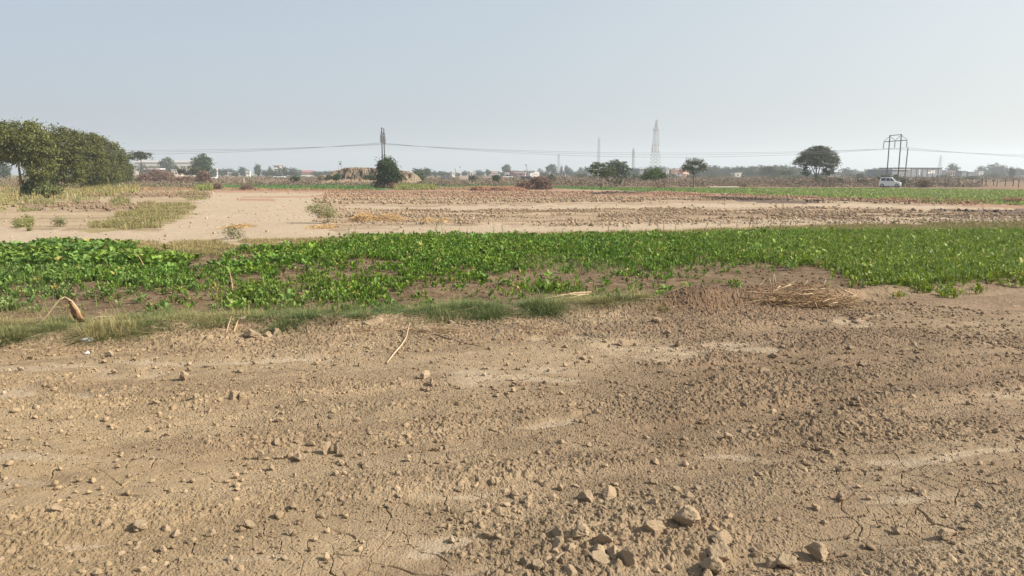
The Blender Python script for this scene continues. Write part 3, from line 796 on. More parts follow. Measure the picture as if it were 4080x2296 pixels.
weeds('low_left_weeds', 'small green weeds beside the rubble line on the left', [[(60,812),(220,806),(230,842),(80,850)],[(60,870),(140,876),(130,925),(60,920)],[(430,790),(520,780),(520,830),(440,835)],[(700,770),(840,772),(835,800),(740,800)]], 2000, .10, .30, C(.12,.14,.045), C(.30,.26,.11), .4, .03, .8, 671, .54)
# distant wheat
n = 130000; q_ = R.uniform(1/150., 1/39., n); v = 690+1/q_; u = R.uniform(300, 4300, n)
x, y = gp(u, v); u0, v0, u_, v_ = zones(x, y)
k = inpoly(G1, u, v) | inpoly(G2, u, v0+(v_-v0)*.25); x, y, u = x[k], y[k], u[k]
cc = cm(C(.09,.20,.045), C(.25,.30,.07), ss(1900, 3400, u)[:, None])*R.uniform(.8, 1.2, (len(x), 1))
lt = (near([(3060,764),(3300,765),(3720,776),(4080,778)], u, uv(x,y)[1], 2.0)[:, None])
cc = cm(cc, C(.27,.29,.12), lt*.5)
V, Ft, c = blades(x, y, terrain(x, y, False), R.uniform(.06, .15, len(x)), .11, .6, cc)
tag(mk('young_wheat', V, Ft, M_GRASS, col=c), 'short green cereal covering the far fields', 'crop', kind='stuff')
# straw patches
def straw(name, label, ulist, cat):
    P0, P1, z0_ = [], [], 0
    for (u, v, wu, hh, n) in ulist:
        x0, y0 = gp(u, v); W = wu/F*y0
        for k in range(n):
            x = x0+random.gauss(0, W*.42); y = y0+random.gauss(0, .5)
            e = math.exp(-((x-x0)/W)**2*2)
            z = ground_z(x, y) if k % 20 == 0 else z0_
            z0_ = z
            p = C(x, y, z+random.uniform(0, hh)*e)
            a = random.uniform(0, 6.28); L = random.uniform(.08, .25)
            P0.append(p); P1.append(p+C(math.cos(a)*L, math.sin(a)*L, random.uniform(-.05,.06)))
    V, Fq = sticks(np.array(P0), np.array(P1), .008, .006)
    return tag(mk(name, V, Fq, M_STRAW), label, cat)
z0_ = 0
straw('straw_heap', 'orange heap of loose straw, larger left one in mid-field', [(1450,880,50,.3,1500)], 'straw heap')
straw('straw_heap', 'wide orange straw heap right beside the larger one', [(1545,880,80,.25,1800)], 'straw heap')
straw('straw_heap', 'thin scatter of orange straw, rightmost in mid-field', [(1700,883,30,.12,500),(1765,884,30,.1,500)], 'straw heap')
straw('straw_heap', 'flat dry straw scrap beside the left dirt road', [(950,905,50,.1,500),(1290,905,60,.07,500)], 'straw heap')
# field-edge straw litter
n = 900; u = R.uniform(-50, 2700, n); v = np.interp(u, *EDGE)+R.normal(0, 16, n); x, y = gp(u, v)
a = R.uniform(0, 6.28, n); L = R.uniform(.03, .22, n); z = terrain(x, y, False)+R.uniform(.015, .06, n)
P0 = np.stack([x, y, z], 1); P1 = P0+np.stack([np.cos(a)*L, np.sin(a)*L*.6, R.normal(0, .025, n)], 1)
V, Fq = sticks(P0, P1, .0032, .002)
tag(mk('straw_litter', V, Fq, M_STALK), 'thin straw bits scattered along the grassy field edge', 'straw', kind='stuff')
n = 1600; x = R.uniform(-15, 16, n); y = R.uniform(10, 17, n); a = R.uniform(0, 6.28, n); L = R.uniform(.03, .16, n); z = terrain(x, y, False)+R.uniform(.01, .03, n)
P0 = np.stack([x, y, z], 1); P1 = P0+np.stack([np.cos(a)*L, np.sin(a)*L, R.normal(0, .01, n)], 1)
V, Fq = sticks(P0, P1, .003, .002)
tag(mk('field_litter', V, Fq, M_STALK), 'dry stem bits lying on the crop soil', 'straw', kind='stuff')

# ---------- dead folded stalk, sticks, straw pile, litter ----------
def gpt(u, v, dz=0., Y=None):
    if Y is None:
        x, y = gp(u, v); return Vector((x, y, ground_z(x, y)+dz))
    z = hv(v, Y); return Vector((xu(u, Y, z), Y, z))
x0, Y0 = gp(118, 1318)
st = empty('dead_stalk', (x0, Y0, 0), 'pale dead stalk bent double with a shrivelled brown leaf hanging', 'dead plant')
o_ = Vector((x0, Y0, 0))
pts = [gpt(118,1318,.02,Y0), gpt(150,1296,0,Y0+.02), gpt(190,1255,0,Y0+.05), gpt(222,1212,0,Y0+.08), gpt(240,1193,0,Y0+.1), gpt(258,1184,0,Y0+.1)]
MB().tube([p-o_ for p in pts], [.010,.012,.011,.013,.012,.008], 6).build('stem', M_STALK, st, True)
pts = [gpt(258,1184,0,Y0+.1), gpt(285,1200,0,Y0+.12), gpt(305,1225,0,Y0+.14), gpt(322,1255,0,Y0+.15), gpt(336,1275,0,Y0+.15)]
MB().tube([p-o_ for p in pts], [.009,.012,.012,.01,.006], 6).build('folded_stem', M_STALK, st, True)
L_ = [(262,1188),(290,1202),(312,1232),(330,1262),(338,1276)]; R_ = [(262,1188),(276,1215),(283,1248),(300,1280),(335,1290)]
Vv = []; nn = 5
for k in range(nn):
    for t in (0, .33, .66, 1):
        u = L_[k][0]*(1-t)+R_[k][0]*t; v = L_[k][1]*(1-t)+R_[k][1]*t
        p = gpt(u, v, 0, Y0+.12+.05*math.sin(t*7+k)); Vv.append(tuple(p-o_))
b = MB(); b.add(Vv, [(k*4+t, k*4+t+1, k*4+t+5, k*4+t+4) for k in range(nn-1) for t in range(3)])
lf = b.build('shrivelled_leaf', M_DEAD, st, True)
md = lf.modifiers.new('s', 'SOLIDIFY'); md.thickness = .006
MB().tube([gpt(262,1195,0,Y0+.1)-o_, gpt(264,1230,0,Y0+.08)-o_, gpt(285,1268,0,Y0+.08)-o_, gpt(330,1291,.0,Y0+.1)-o_], [.004,.005,.005,.003], 5).build('side_shoot', M_DEAD, st, True)
def stick(name, label, pts, rad, m, cat='stick'):
    P = [gpt(a, b, d) for a, b, d in pts]
    o = MB().tube(P, rad, 6).build(name, m, None, True)
    return tag(o, label, cat)
stick('fallen_stick', 'pale forked stick lying from the bund onto the smooth wheel track', [(1542,1452,.02),(1570,1425,.03),(1600,1395,.035),(1620,1370,.05),(1630,1340,.10),(1636,1330,.12)], [.007,.010,.009,.007,.005,.003], M_STALK)
stick('dark_twig', 'thin dark twig lying on the wheel track right of the pale stick', [(1730,1365,.06),(1800,1374,.03),(1860,1386,.02),(1935,1396,.012)], [.006,.007,.006,.003], M_BARK, 'twig')
stick('bare_plant_stalk', 'curved yellow bare stem arching over the left crop', [(575,1105,.25),(560,1085,.32),(545,1070,.34),(525,1060,.33)], [.008,.008,.008,.006], M_STRAW, 'stalk')
stick('bare_plant_stalk', 'yellow bent stem among sparse plants left of centre', [(928,1165,.02),(925,1150,.12),(918,1130,.22),(905,1118,.26),(882,1108,.27)], [.007,.007,.007,.006,.004], M_STRAW, 'stalk')
stick('field_stick', 'long thin pale stick lying on soil right of the dead stalk', [(340,1278,.02),(390,1268,.03),(443,1262,.02)], [.006,.006,.004], M_STALK)
stick('field_stick', 'straight pale stick lying along the dry grass behind the crop', [(2860,950,.1),(2930,943,.1),(3010,938,.12)], [.02,.02,.012], M_STALK)
stick('edge_stick', 'short pale split stake standing in the grass edge', [(895,1342,.0),(912,1322,.06),(925,1308,.10)], [.006,.007,.003], M_STALK)
stick('edge_stick', 'short thick orange husk leaning on the clods at grass edge', [(925,1338,.0),(940,1325,.05),(952,1315,.08)], [.007,.013,.004], M_STRAW)
for lab, pts in (('lowest stalk of the bundle lying on the grass edge', [(2138,1222,.03),(2220,1208,.05),(2300,1196,.05)]), ('middle stalk of the bundle lying on the grass edge', [(2160,1213,.07),(2250,1200,.09),(2345,1190,.07)]), ('uppermost stalk of the bundle lying on the grass edge', [(2210,1208,.09),(2290,1195,.11),(2355,1186,.09)]), ('short stalk crossing the bundle on the grass edge', [(2250,1212,.06),(2330,1192,.08)])):
    stick('dry_stalk', lab, pts, [.010]*len(pts), M_STALK, 'stalk')
# straw and root pile on the bank
x0, Y0 = gp(3210, 1222)
pile = empty('straw_pile', (x0, Y0, 0), 'pile of dry stalks and roots dumped on top of the bank', 'straw pile')
P0, P1 = [], []
for k in range(800):
    u = 2990+430*random.betavariate(1.6, 1.6); t = min(abs((u-3205)/225), 1)
    v = 1222-random.uniform(-14, 62)*(1-t*.6)
    Y = Y0+random.uniform(-.35, .3)
    p = gpt(u, v, 0, Y); L = random.uniform(.06, .32); a = random.gauss(.1, .5)
    p.z = max(p.z, ground_z(p.x, Y)+.01)
    q = p+Vector((math.cos(a)*L*random.choice((-1,1)), random.gauss(0,.09), math.sin(a)*L*.6))
    P0.append(tuple(p-Vector((x0,Y0,0)))); P1.append(tuple(q-Vector((x0,Y0,0))))
V, Fq = sticks(np.array(P0), np.array(P1), R.uniform(.003,.008,len(P0)), .003)
cc = np.repeat(cm(C(.16,.09,.05), C(.50,.36,.20), R.random((len(P0),1))**1.5), 6, 0)
mk('loose_stalks', V, Fq, M_DRY, pile, cc)
for a in ([(3008,1169),(3070,1167),(3110,1150),(3152,1134)],[(3110,1153),(3220,1154),(3330,1150)],[(3035,1190),(3080,1160),(3110,1140)],[(3065,1108),(3075,1150),(3080,1170)],[(3082,1095),(3078,1160)],[(3084,1095),(3096,1150)],[(3374,1190),(3412,1175)],[(3330,1222),(3352,1190),(3370,1165)],[(3248,1205),(3262,1244)],[(3320,1130),(3366,1158),(3400,1172)],[(3275,1150),(3290,1115)],[(3100,1205),(3150,1185),(3190,1168)],[(3140,1180),(3240,1170)],[(3290,1215),(3340,1204)]):
    pts = [gpt(u, v, 0, Y0-.32+.01*i) for i, (u, v) in enumerate(a)]
    MB().tube([p-Vector((x0,Y0,0)) for p in pts], .0075, 5).build('stalk', M_STALK, pile, True)
# roots pile by the stick
P0, P1 = [], []
for k in range(160):
    c = random.choice(((1720,1340,50),(2160,1335,45),(1500,1330,30),(1800,1350,40)))
    x, y = gp(c[0]+random.gauss(0, c[2]*.7), c[1]+random.gauss(0, 8)); a = random.uniform(-.5,.5)+random.choice((0,3.14)); L = random.uniform(.1,.4)
    p = C(x, y, ground_z(x, y)+random.uniform(.02,.06)); P0.append(p); P1.append(p+C(math.cos(a)*L, math.sin(a)*L*.5, random.gauss(0,.03)))
V, Fq = sticks(np.array(P0), np.array(P1), .0035, .002)
tag(mk('dry_roots', V, Fq, M_DRY, col=np.repeat(cm(C(.2,.12,.07), C(.45,.33,.2), R.random((160,1))), 6, 0)), 'thin dry roots strewn at the foot of the grassy edge', 'roots', kind='stuff')
# white litter
x0, y0 = gp(352, 1368)
Vl = []; Pm, Fm = clod_shape(3, 77, 14); Pm = Pm*C(.075,.05,.06)*(1+1.1*n3(Pm*7, 3))[:, None]
o = mk('white_litter', Pm, Fm, M_LITTER); o.location = (x0, y0, ground_z(x0, y0)+.05); tag(o, 'crumpled white plastic scrap at the lower edge of the grass', 'litter')
x0, y0 = gp(345, 1402)
Pm, Fm = clod_shape(2, 79, 14)
o = mk('white_litter', Pm*C(.045,.03,.018), Fm, M_LITTER); o.location = (x0, y0, ground_z(x0, y0)+.03); tag(o, 'small white scrap on the clods below the larger one', 'litter')

# flowering / bare thin stems along the back of the crop
def thin_stem(u, v, vt, label, m, yellow=False, seed=0):
    x, y = gp(u, v); h = hv(vt, y); rg = random.Random(seed)
    b = MB(); p = [Vector((0,0,0))]
    lean = rg.uniform(-.2, .2)
    for k in range(1, 5): p.append(Vector((lean*h*k/4*.5+rg.uniform(-.02,.02), rg.uniform(-.02,.02), h*k/4)))
    b.tube(p, [.011,.010,.009,.008,.006], 4)
    for k in range(rg.randint(4, 9)):
        q = p[rg.randint(1, 4)]; a = rg.uniform(0, 6.28); L = rg.uniform(.08, .28)*h
        b.tube([q, q+Vector((math.cos(a)*L*.7, math.sin(a)*L*.7, L))], [.006,.004], 3)
    o = b.build('weed_stem', m); o.location = (x, y, ground_z(x, y))
    return tag(o, label, 'weed', 'thin weed stems behind the crop')
M_STEMG = mat('green_stem', (.16,.20,.06), rough=.7); M_STEMB = mat('brown_stem', (.20,.13,.08), rough=.8)
for q_, (u, v, vt) in enumerate([(1388,965,905),(1420,965,900),(1735,955,880),(1765,955,885),(1800,955,925),(1860,955,915),(1905,955,925),(1970,950,900),(2005,950,905),(2060,950,925),(2090,945,915),(2000,955,925),(1830,955,910),(950,965,920),(2500,945,900),(2690,940,890),(2240,945,910),(3170,915,880),(3250,915,870),(3500,905,870),(3560,905,860),(3680,900,865),(3640,900,880),(3870,900,850),(3950,900,860),(4040,900,870),(3330,910,880),(3800,905,875)]):
    thin_stem(u, v, vt, 'thin green seeding stem rising behind the crop edge', M_STEMG, seed=q_)
for q_, (u, v, vt) in enumerate([(2425,945,872),(2620,945,865),(2640,945,885),(2934,935,875),(2984,930,860),(3000,930,870),(3105,930,800),(3120,930,815),(3235,920,865),(3915,905,820),(3720,905,830),(3530,905,850),(2810,935,890),(3415,905,865)]):
    thin_stem(u, v, vt, 'thin bare brown stem standing in the dry grass behind the crop', M_STEMB, seed=50+q_)
# ---------- trees ----------
def crown(rg, ells, ncl, per, leaf, clr, flat=.7, shell=.5, cols=(C(.07,.09,.03), C(.13,.15,.05)), dirs=None):
    """leaf faces gathered in clumps through the volume of several ellipsoids; leaf colour varies by clump"""
    E = np.array(ells, float); w = (E[:,3]*E[:,4]*E[:,5])**(2/3); w /= w.sum()
    k = rg.choice(len(E), ncl, p=w)
    d = rg.normal(size=(ncl, 3)); d /= np.linalg.norm(d, axis=1)[:, None]
    rad = (shell+(1-shell)*rg.random(ncl)**.6)*rg.uniform(.82, 1.13, ncl)
    c = E[k, :3]+d*E[k, 3:6]*rad[:, None]
    pt = np.repeat(c, per, 0); g = rg.normal(size=pt.shape)*clr*np.repeat(rg.uniform(.6, 1.3, ncl), per)[:, None]; g[:, 2] *= flat
    pt = pt+g
    V, Fq = leaves(pt, leaf, dirs)
    t = np.repeat(rg.random(ncl), per)[:, None]*.7+rg.random((len(pt), 1))*.3
    cc = (cols[0]*(1-t)+cols[1]*t)*rg.uniform(.85, 1.15, (len(pt), 1))
    return V, Fq, np.repeat(cc, 4, 0), c
def limbs(b, rg, base, tips, r0, bend=.25, n=5):
    base = Vector(base)
    for t in tips:
        t = Vector(t); m = base.lerp(t, .5)+Vector((rg.normal()*bend, rg.normal()*bend, -abs(rg.normal())*bend*.3))
        m2 = base.lerp(t, .25)+(m-base.lerp(t,.5))*.6
        b.tube([base, m2, m, t], [r0, r0*.8, r0*.6, r0*.25], n)
def tree(name, label, cat, loc, trunk, r0, ells, ncl, per, leaf, clr, seed, flat=.7, shell=.5, cols=None, bark=None, nlimb=9, group=None, lower=None, dirs=None, fork=None):
    rg = np.random.default_rng(seed)
    root = empty(name, loc, label, cat, group)
    V, Fq, cc, cen = crown(rg, ells, ncl, per, leaf, clr, flat, shell, cols or (C(.07,.09,.03), C(.13,.15,.05)), dirs)
    mk('crown', V, Fq, M_TREE, root, np.clip(cc*.86, 0, 1))
    b = MB()
    for tr in trunk:
        b.tube(tr, [r0*(1-.5*i/(len(tr)-1)) for i in range(len(tr))], 7)
        tp = cen[rg.choice(len(cen), nlimb//len(trunk)+1, replace=False)]
        limbs(b, rg, tr[-1], tp, r0*.42, bend=.18)
    b.build('trunk', bark or M_BARK, root)
    return root
olive = (C(.07,.08,.02), C(.175,.185,.045)); deep = (C(.035,.065,.022), C(.075,.115,.035)); acac = (C(.055,.07,.03), C(.115,.125,.05))
def E_(u0, u1, v0, v1, Y, X0, dep=1.0, z0=0):
    """ellipsoid that spans a picture box at distance Y"""
    zc = hv((v0+v1)/2, Y); xa, xb = xu(u0, Y, zc), xu(u1, Y, zc); h = (hv(v0, Y)-hv(v1, Y))/2
    return ((xa+xb)/2-X0, 0, zc-z0, (xb-xa)/2, (xb-xa)/2*dep, h)
# the row on the left
rowt = [
 (87,67,[(-40,190,486,650),(30,205,500,690),(-70,60,500,640),(90,215,560,745)],'largest leafy tree of the left row, nearest, cut by the frame edge',[(0,0,0),(.05,0,1.2),(0,0,2.6),(.1,0,4.2)]),
 (212,84,[(150,330,515,660),(150,270,560,742),(215,335,590,745)],'second tree from the left in the row, dense olive crown',[(0,0,0),(.05,0,1.3),(-.1,0,2.8),(.1,.1,4.2)]),
 (322,97,[(270,412,528,660),(285,420,600,745)],'third tree of the left row with pale forked trunks',[(0,0,0),(.3,0,1.),(.5,0,2.2),(.5,0,3.6)]),
 (392,110,[(345,455,545,680),(345,470,620,745)],'fourth tree of the left row, rounded crown',[(0,0,0),(-.1,0,1.2),(-.3,0,2.4),(-.2,0,3.6)]),
 (446,122,[(395,490,578,700),(410,495,640,745)],'fifth tree of the left row, sloping crown',[(0,0,0),(.1,0,1.),(0,0,2.),(.1,0,3.2)]),
 (492,135,[(452,522,608,720),(450,520,660,742)],'last smallest tree at the right end of the left row',[(0,0,0),(.1,0,.9),(.1,0,1.8),(0,0,2.8)])]
for q_, (u, Y, boxes, lab, tr) in enumerate(rowt):
    X = xu(u, Y, 0)
    ells = [E_(*bx, Y, X, .9) for bx in boxes]
    vol = sum(e[3]*e[5] for e in ells)
    ncl = int(vol*13)+30
    trs = [tr] if q_ not in (2,) else [tr, [(.2,0,0),(.9,.2,1.),(1.3,.2,2.2),(1.4,.2,3.6)]]
    tree('leafy_tree', lab, 'tree', (X, Y, ground_z(X, Y)), trs, .14, ells, ncl, 105, .12*(Y/67)**.5, .31*(Y/67)**.3, 700+q_, .65, .62, olive, M_BARKL, group='trees in the left row', nlimb=12)
x, Y = gp(118, 782); X = x
tree('sapling', 'dark broad-leaved sapling growing beside the first tree trunk', 'sapling', (X, Y, 0), [[(0,0,0),(.1,0,.6),(.3,0,1.2)]], .04, [(.2,0,.7,.9,.7,.7),(.5,0,.6,.9,.7,.55)], 60, 14, .16, .2, 720, .8, .3, (C(.06,.10,.04),C(.13,.17,.07)))
x, Y = gp(200, 790)
tree('sapling', 'small broad-leaved bush between the first two trees', 'sapling', (x, Y, 0), [[(0,0,0),(.1,0,.5),(.1,0,.9)]], .03, [(0,0,.55,.9,.6,.5)], 45, 14, .15, .2, 721, .8, .3, (C(.08,.11,.04),C(.16,.17,.06)))
# leaning flat acacia right of the row
Y = 165; X = xu(550, Y)
Z = lambda v: hv(v, Y); XX = lambda u: xu(u, Y, 5)-X
tree('flat_acacia', 'thin leaning acacia with a flat umbrella crown before the white warehouse', 'tree', (X, Y, 0), [[(0,0,0),(XX(553),0,Z(690)),(XX(563),0,Z(668)),(XX(562),0,Z(645)),(XX(560),0,Z(632))]], .13,
     [E_(502,590,604,640,Y,X,.5), E_(530,575,602,622,Y,X,.5), E_(505,530,620,640,Y,X,.5), E_(580,605,608,626,Y,X,.3), E_(575,590,622,634,Y,X,.3)], 150, 14, .16, .25, 730, .35, .2, acac, nlimb=10)
# tree round the foot of the middle poles
Y = 106; X = xu(1552, Y)
t_ = tree('broadleaf_tree', 'dense green tree grown around the two steel poles in mid-field', 'tree', (X, Y, 0), [[(-.6,0,0),(-.5,0,1),(-.3,0,3)],[(.5,0,0),(.6,0,1),(.6,0,2.6)]], .12,
     [E_(1505,1560,640,700,Y,X), E_(1515,1572,628,690,Y,X), E_(1510,1590,665,730,Y,X), E_(1560,1605,680,728,Y,X), E_(1498,1530,700,735,Y,X), E_(1550,1578,645,700,Y,X)], 330, 26, .17, .26, 731, .8, .35, deep)
rg = np.random.default_rng(3)
P0 = np.stack([rg.normal(-.5, .75, 900), rg.normal(0, .6, 900), rg.uniform(0, .3, 900)], 1)
P1 = np.stack([P0[:,0]*.55-.1+rg.normal(0,.2,900), P0[:,1]*.5, rg.uniform(.5, 2.0, 900)], 1)
V, Fq = sticks(P0, P1, .03, .02)
mk('dry_lower_twigs', V, Fq, M_DRY, t_, np.repeat(cm(C(.07,.05,.045), C(.20,.13,.09), rg.random((900,1))**2), 6, 0))
# bare reddish earth stump heap at its right foot
def heap(name, label, cat, loc, sx, sy, sz, seed, c0, c1, sub=4, spike=0, twigs=0, tl=.5, tw=.03, tcol=None, leafs=0):
    P, Fc = ico(sub); P = P[:, :]*1.0
    q = P.copy(); q[:, 2] = np.where(q[:, 2] < 0, q[:, 2]*.15, q[:, 2])
    q = q*(1+.5*n3(P*2+seed, seed)+.35*n3(P*5+seed, seed+4)+.2*n3(P*11, seed+5))[:, None]*C(sx, sy, sz)
    root = empty(name, loc, label, cat)
    cc = c0+(c1-c0)*np.clip(n3(P*6, seed+8)[:, None]*2+.5, 0, 1)
    mk('heap_body', q, Fc, M_MOUND, root, cc)
    if twigs:
        rg = np.random.default_rng(seed)
        d = rg.normal(size=(twigs, 3)); d[:, 2] = abs(d[:, 2]); d /= np.linalg.norm(d, axis=1)[:, None]
        A = d*C(sx, sy, sz)*rg.uniform(.6, 1.15, (twigs, 1)); a = rg.normal(size=(twigs, 3))*C(1, 1, .8); a[:, 2] += .25
        a /= np.linalg.norm(a, axis=1)[:, None]
        V, Fq = sticks(A-a*tl*.5*rg.uniform(.5,1.5,(twigs,1)), A+a*tl*.5*rg.uniform(.5,1.5,(twigs,1)), tw, tw*.5)
        t0, t1 = tcol or (c0, c1)
        mk('twigs', V, Fq, M_DRY, root, np.repeat(t0+(t1-t0)*rg.random((twigs, 1)), 6, 0))
    return root
Y = 105.5; heap('earth_stump', 'ragged reddish root stump at the foot of the pole tree', 'stump', (xu(1566, Y), Y, 0), .75, .5, 1.0, 12, C(.16,.09,.06), C(.42,.27,.18), twigs=120, tl=.4, tw=.03, tcol=(C(.12,.07,.05),C(.45,.28,.18)))
# other near/mid trees
Y = 104; X = xu(2764, Y)
tree('thorn_tree', 'small round-topped thorn tree with one straight dark trunk', 'tree', (X, Y, 0), [[(0,0,0),(.05,0,.8),(-.05,0,1.6),(0,0,1.9)]], .11,
     [E_(2712,2820,645,682,Y,X,.8), E_(2735,2800,630,660,Y,X,.8), E_(2712,2750,655,690,Y,X,.5), E_(2775,2825,650,690,Y,X,.5)], 200, 16, .095, .19, 740, .5, .45, (C(.06,.075,.03),C(.15,.155,.055)), nlimb=16)
Y = 138; X = xu(3250, Y)
Z2 = lambda v: hv(v, Y)
tree('spreading_acacia', 'big dark spreading acacia, broadest tree on the right', 'tree', (X, Y, 0), [[(0,0,0),(.05,0,1.2),(-.2,0,2.1),(-.9,0,3.4)],[(.1,0,0),(.15,0,1.2),(.5,0,2.2),(.9,.2,3.6)],[(.1,0,1.2),(.2,.3,2.6),(.1,.3,4.)]], .16,
     [E_(3172,3340,605,672,Y,X,.8), E_(3190,3320,588,640,Y,X,.8), E_(3225,3300,583,620,Y,X,.8), E_(3160,3210,628,668,Y,X,.5), E_(3300,3355,612,668,Y,X,.5), E_(3195,3235,665,700,Y,X,.5), E_(3270,3330,660,700,Y,X,.6)], 620, 22, .15, .30, 741, .35, .5, (C(.045,.055,.028),C(.105,.11,.05)), nlimb=26)
tree('thorn_bush', 'green bush around the foot of the big spreading acacia', 'bush', (xu(3255,132), 132, 0), [[(0,0,0),(0,0,.6)]], .05, [E_(3240,3275,705,738,132,xu(3255,132)), E_(3270,3300,715,738,132,xu(3255,132))], 60, 16, .14, .2, 742, .8, .3, acac)
Y = 105; X = xu(2396, Y)
feath = np.tile(C(-1.,0,-.45), (1,1))
tree('feathery_tree', 'sparse feathery tree with drooping sprays and twin thin trunks', 'tree', (X, Y, 0), [[(-.1,0,0),(-.15,0,1.),(-.3,0,2.2)],[(.12,0,0),(.1,0,1.),(.15,0,2.3)]], .07,
     [E_(2335,2380,655,690,Y,X,.4), E_(2350,2420,648,700,Y,X,.7), E_(2400,2460,660,710,Y,X,.7), E_(2360,2395,645,662,Y,X,.4), E_(2345,2385,680,712,Y,X,.4)], 105, 15, .14, .2, 743, .4, .3, (C(.06,.08,.03),C(.12,.15,.05)), nlimb=20, dirs=C(-1.,0,-.5))
Y = 150; X = xu(2450, Y)
tree('feathery_tree', 'wide grey-green feathery tree behind the sparse twin-trunk tree', 'tree', (X, Y, 0), [[(0,0,0),(0,0,1.5),(.1,0,3)]], .12,
     [E_(2410,2490,640,690,Y,X,.8), E_(2450,2515,645,695,Y,X,.8), E_(2380,2440,665,712,Y,X,.8), E_(2440,2510,680,715,Y,X,.8)], 210, 18, .19, .3, 744, .4, .4, (C(.055,.08,.04),C(.11,.14,.06)), nlimb=14, dirs=C(.6,0,-.5))
Y = 105; X = xu(2622, Y)
tree('leaning_tree', 'low bright green tree leaning left on three curved stems', 'tree', (X, Y, 0), [[(.15,0,0),(-.1,0,.7),(-.6,0,1.3),(-1.,0,1.8)],[(.25,0,0),(.2,0,.8),(-.1,0,1.6)],[(1.,0,0),(.9,0,.8),(.3,0,1.5),(0,0,2.)]], .045,
     [E_(2565,2635,676,715,Y,X,.7), E_(2590,2630,670,700,Y,X,.7), E_(2552,2590,695,722,Y,X,.5), E_(2600,2655,690,712,Y,X,.4)], 150, 15, .13, .19, 745, .45, .3, (C(.06,.10,.025),C(.12,.17,.045)), nlimb=12, dirs=C(-1.,0,-.6))
Y = 105; X = xu(2440, Y)
tree('thorn_shrub', 'gnarled half-bare thorn shrub right of the twin-trunk tree', 'shrub', (X, Y, 0), [[(0,0,0),(-.2,0,.5),(-.5,0,.9)],[(.1,0,0),(.3,0,.6),(.6,0,1.)],[(.6,0,0),(.9,0,.5),(1.,0,.9)]], .035,
     [E_(2408,2445,708,730,Y,X,.5), E_(2445,2478,712,735,Y,X,.5)], 26, 10, .11, .13, 746, .5, .4, (C(.07,.075,.03),C(.14,.14,.06)), nlimb=20)
# round darker trees of the middle distance: (u, Y, box list, label)
for q_, (nm, Y, bx, lab, cs) in enumerate([
 ('round_tree', 270, [(760,848,621,690),(770,835,615,670),(765,850,650,705)], 'big round dark green tree right of the white warehouse', deep),
 ('acacia_bush', 190, [(715,800,664,700),(695,740,672,690),(770,810,672,700)], 'olive wide acacia before the round dark tree', acac),
 ('leafy_bush', 180, [(1640,1695,692,724),(1650,1685,680,715)], 'dark green double bush just right of the mound', deep),
 ('leafy_bush', 290, [(1645,1690,673,705)], 'taller bush showing behind the double bush by the mound', deep),
 ('leafy_bush', 330, [(1682,1716,674,702)], 'rounded tree touching the bushes right of the mound', deep),
 ('leafy_bush', 220, [(2464,2486,699,721)], 'x', deep),
 ('round_bush', 170, [(2846,2915,724,746)], 'wide low grey-brown bush behind the pale slab', (C(.10,.085,.055),C(.17,.14,.09))),
 ('low_bush', 128, [(3330,3360,712,742)], 'dark green bush right of the spreading acacia', deep),
 ('low_bush', 128, [(3412,3452,717,740)], 'brownish round bush between acacia and white car', (C(.09,.075,.045),C(.16,.13,.08))),
 ('green_shrub', 121, [(3510,3580,694,735),(3545,3600,705,738)], 'green shrub thicket behind the white car at the pole foot', (C(.06,.085,.035),C(.11,.14,.05))),
 ('brown_shrub', 119, [(3560,3612,712,742)], 'dark brownish bush just in front of the car at its bonnet', (C(.07,.055,.04),C(.14,.11,.08))),
 ('acacia_tree', 330, [(3032,3080,664,700),(3050,3108,662,708)], 'dark flat-topped acacia left of the spreading one', acac),
 ('acacia_tree', 280, [(3112,3160,675,700)], 'small pale umbrella acacia just left of the spreading one', acac),
 ('low_bush', 175, [(2175,2215,700,722)], 'olive bush behind the tangled brushwood heap', acac),
 ('low_bush', 150, [(1967,1986,702,721)], 'small round dark bush in the brown scrub, centre', deep),
 ('low_bush', 190, [(1870,1895,700,720)], 'thin grey bush beside the small round dark bush', acac),
 ('low_bush', 150, [(1160,1190,705,722)], 'green-grey bush in the scrub left of the mound', deep),
 ('low_bush', 150, [(1330,1360,694,714),(1310,1345,700,716)], 'grey-green bush at the left foot of the mound', deep),
 ('low_bush', 155, [(1450,1500,700,715)], 'grey-green bush before the dark hollows of the mound', deep),
]):
    if lab == 'x': continue
    uc = sum(b[0]+b[1] for b in bx)/(2*len(bx)); X = xu(uc, Y)
    ells = [E_(*b, Y, X, .8) for b in bx]; s_ = (Y/120)**.8
    vol = sum(e[3]*e[5] for e in ells)
    tree(nm, lab, 'tree' if 'tree' in nm else 'bush', (X, Y, 0), [[(0,0,0),(0,0,max(.3, ells[0][2]*.7))]], .05*s_, ells, int(vol*14/s_)+30, 20, .15*s_, .22*s_, 760+q_, .7, .35, cs, nlimb=6)
# airy weed bush in the bare field
x, y = gp(1300, 890)
b1 = tree('airy_weed_bush', 'airy pale green weed bush alone on the bare field', 'bush', (x, y, 0), [[(.1,0,0),(.05,0,.3)]], .012, [(-.45,0,.62,.38,.3,.22),(.0,0,.5,.5,.35,.35),(.25,0,.3,.3,.25,.28)], 150, 14, .028, .09, 780, .8, .2, (C(.20,.22,.07),C(.36,.35,.15)), nlimb=24)
for (u, v, s_, lab) in ((240,905,.5,'small dark weed on the pale ground lower left'),(310,820,.8,'thin wispy weed standing by the left rubble line'),(930,955,.6,'wispy green weed at the edge of the dirt track')):
    x, y = gp(u, v)
    tree('field_weed', lab, 'weed', (x, y, 0), [[(0,0,0),(0,0,.2)]], .01, [(0,0,.4*s_,.5*s_,.3*s_,.35*s_)], 40, 10, .03, .07, int(u), .8, .2, (C(.12,.15,.05),C(.26,.26,.1)), nlimb=14)
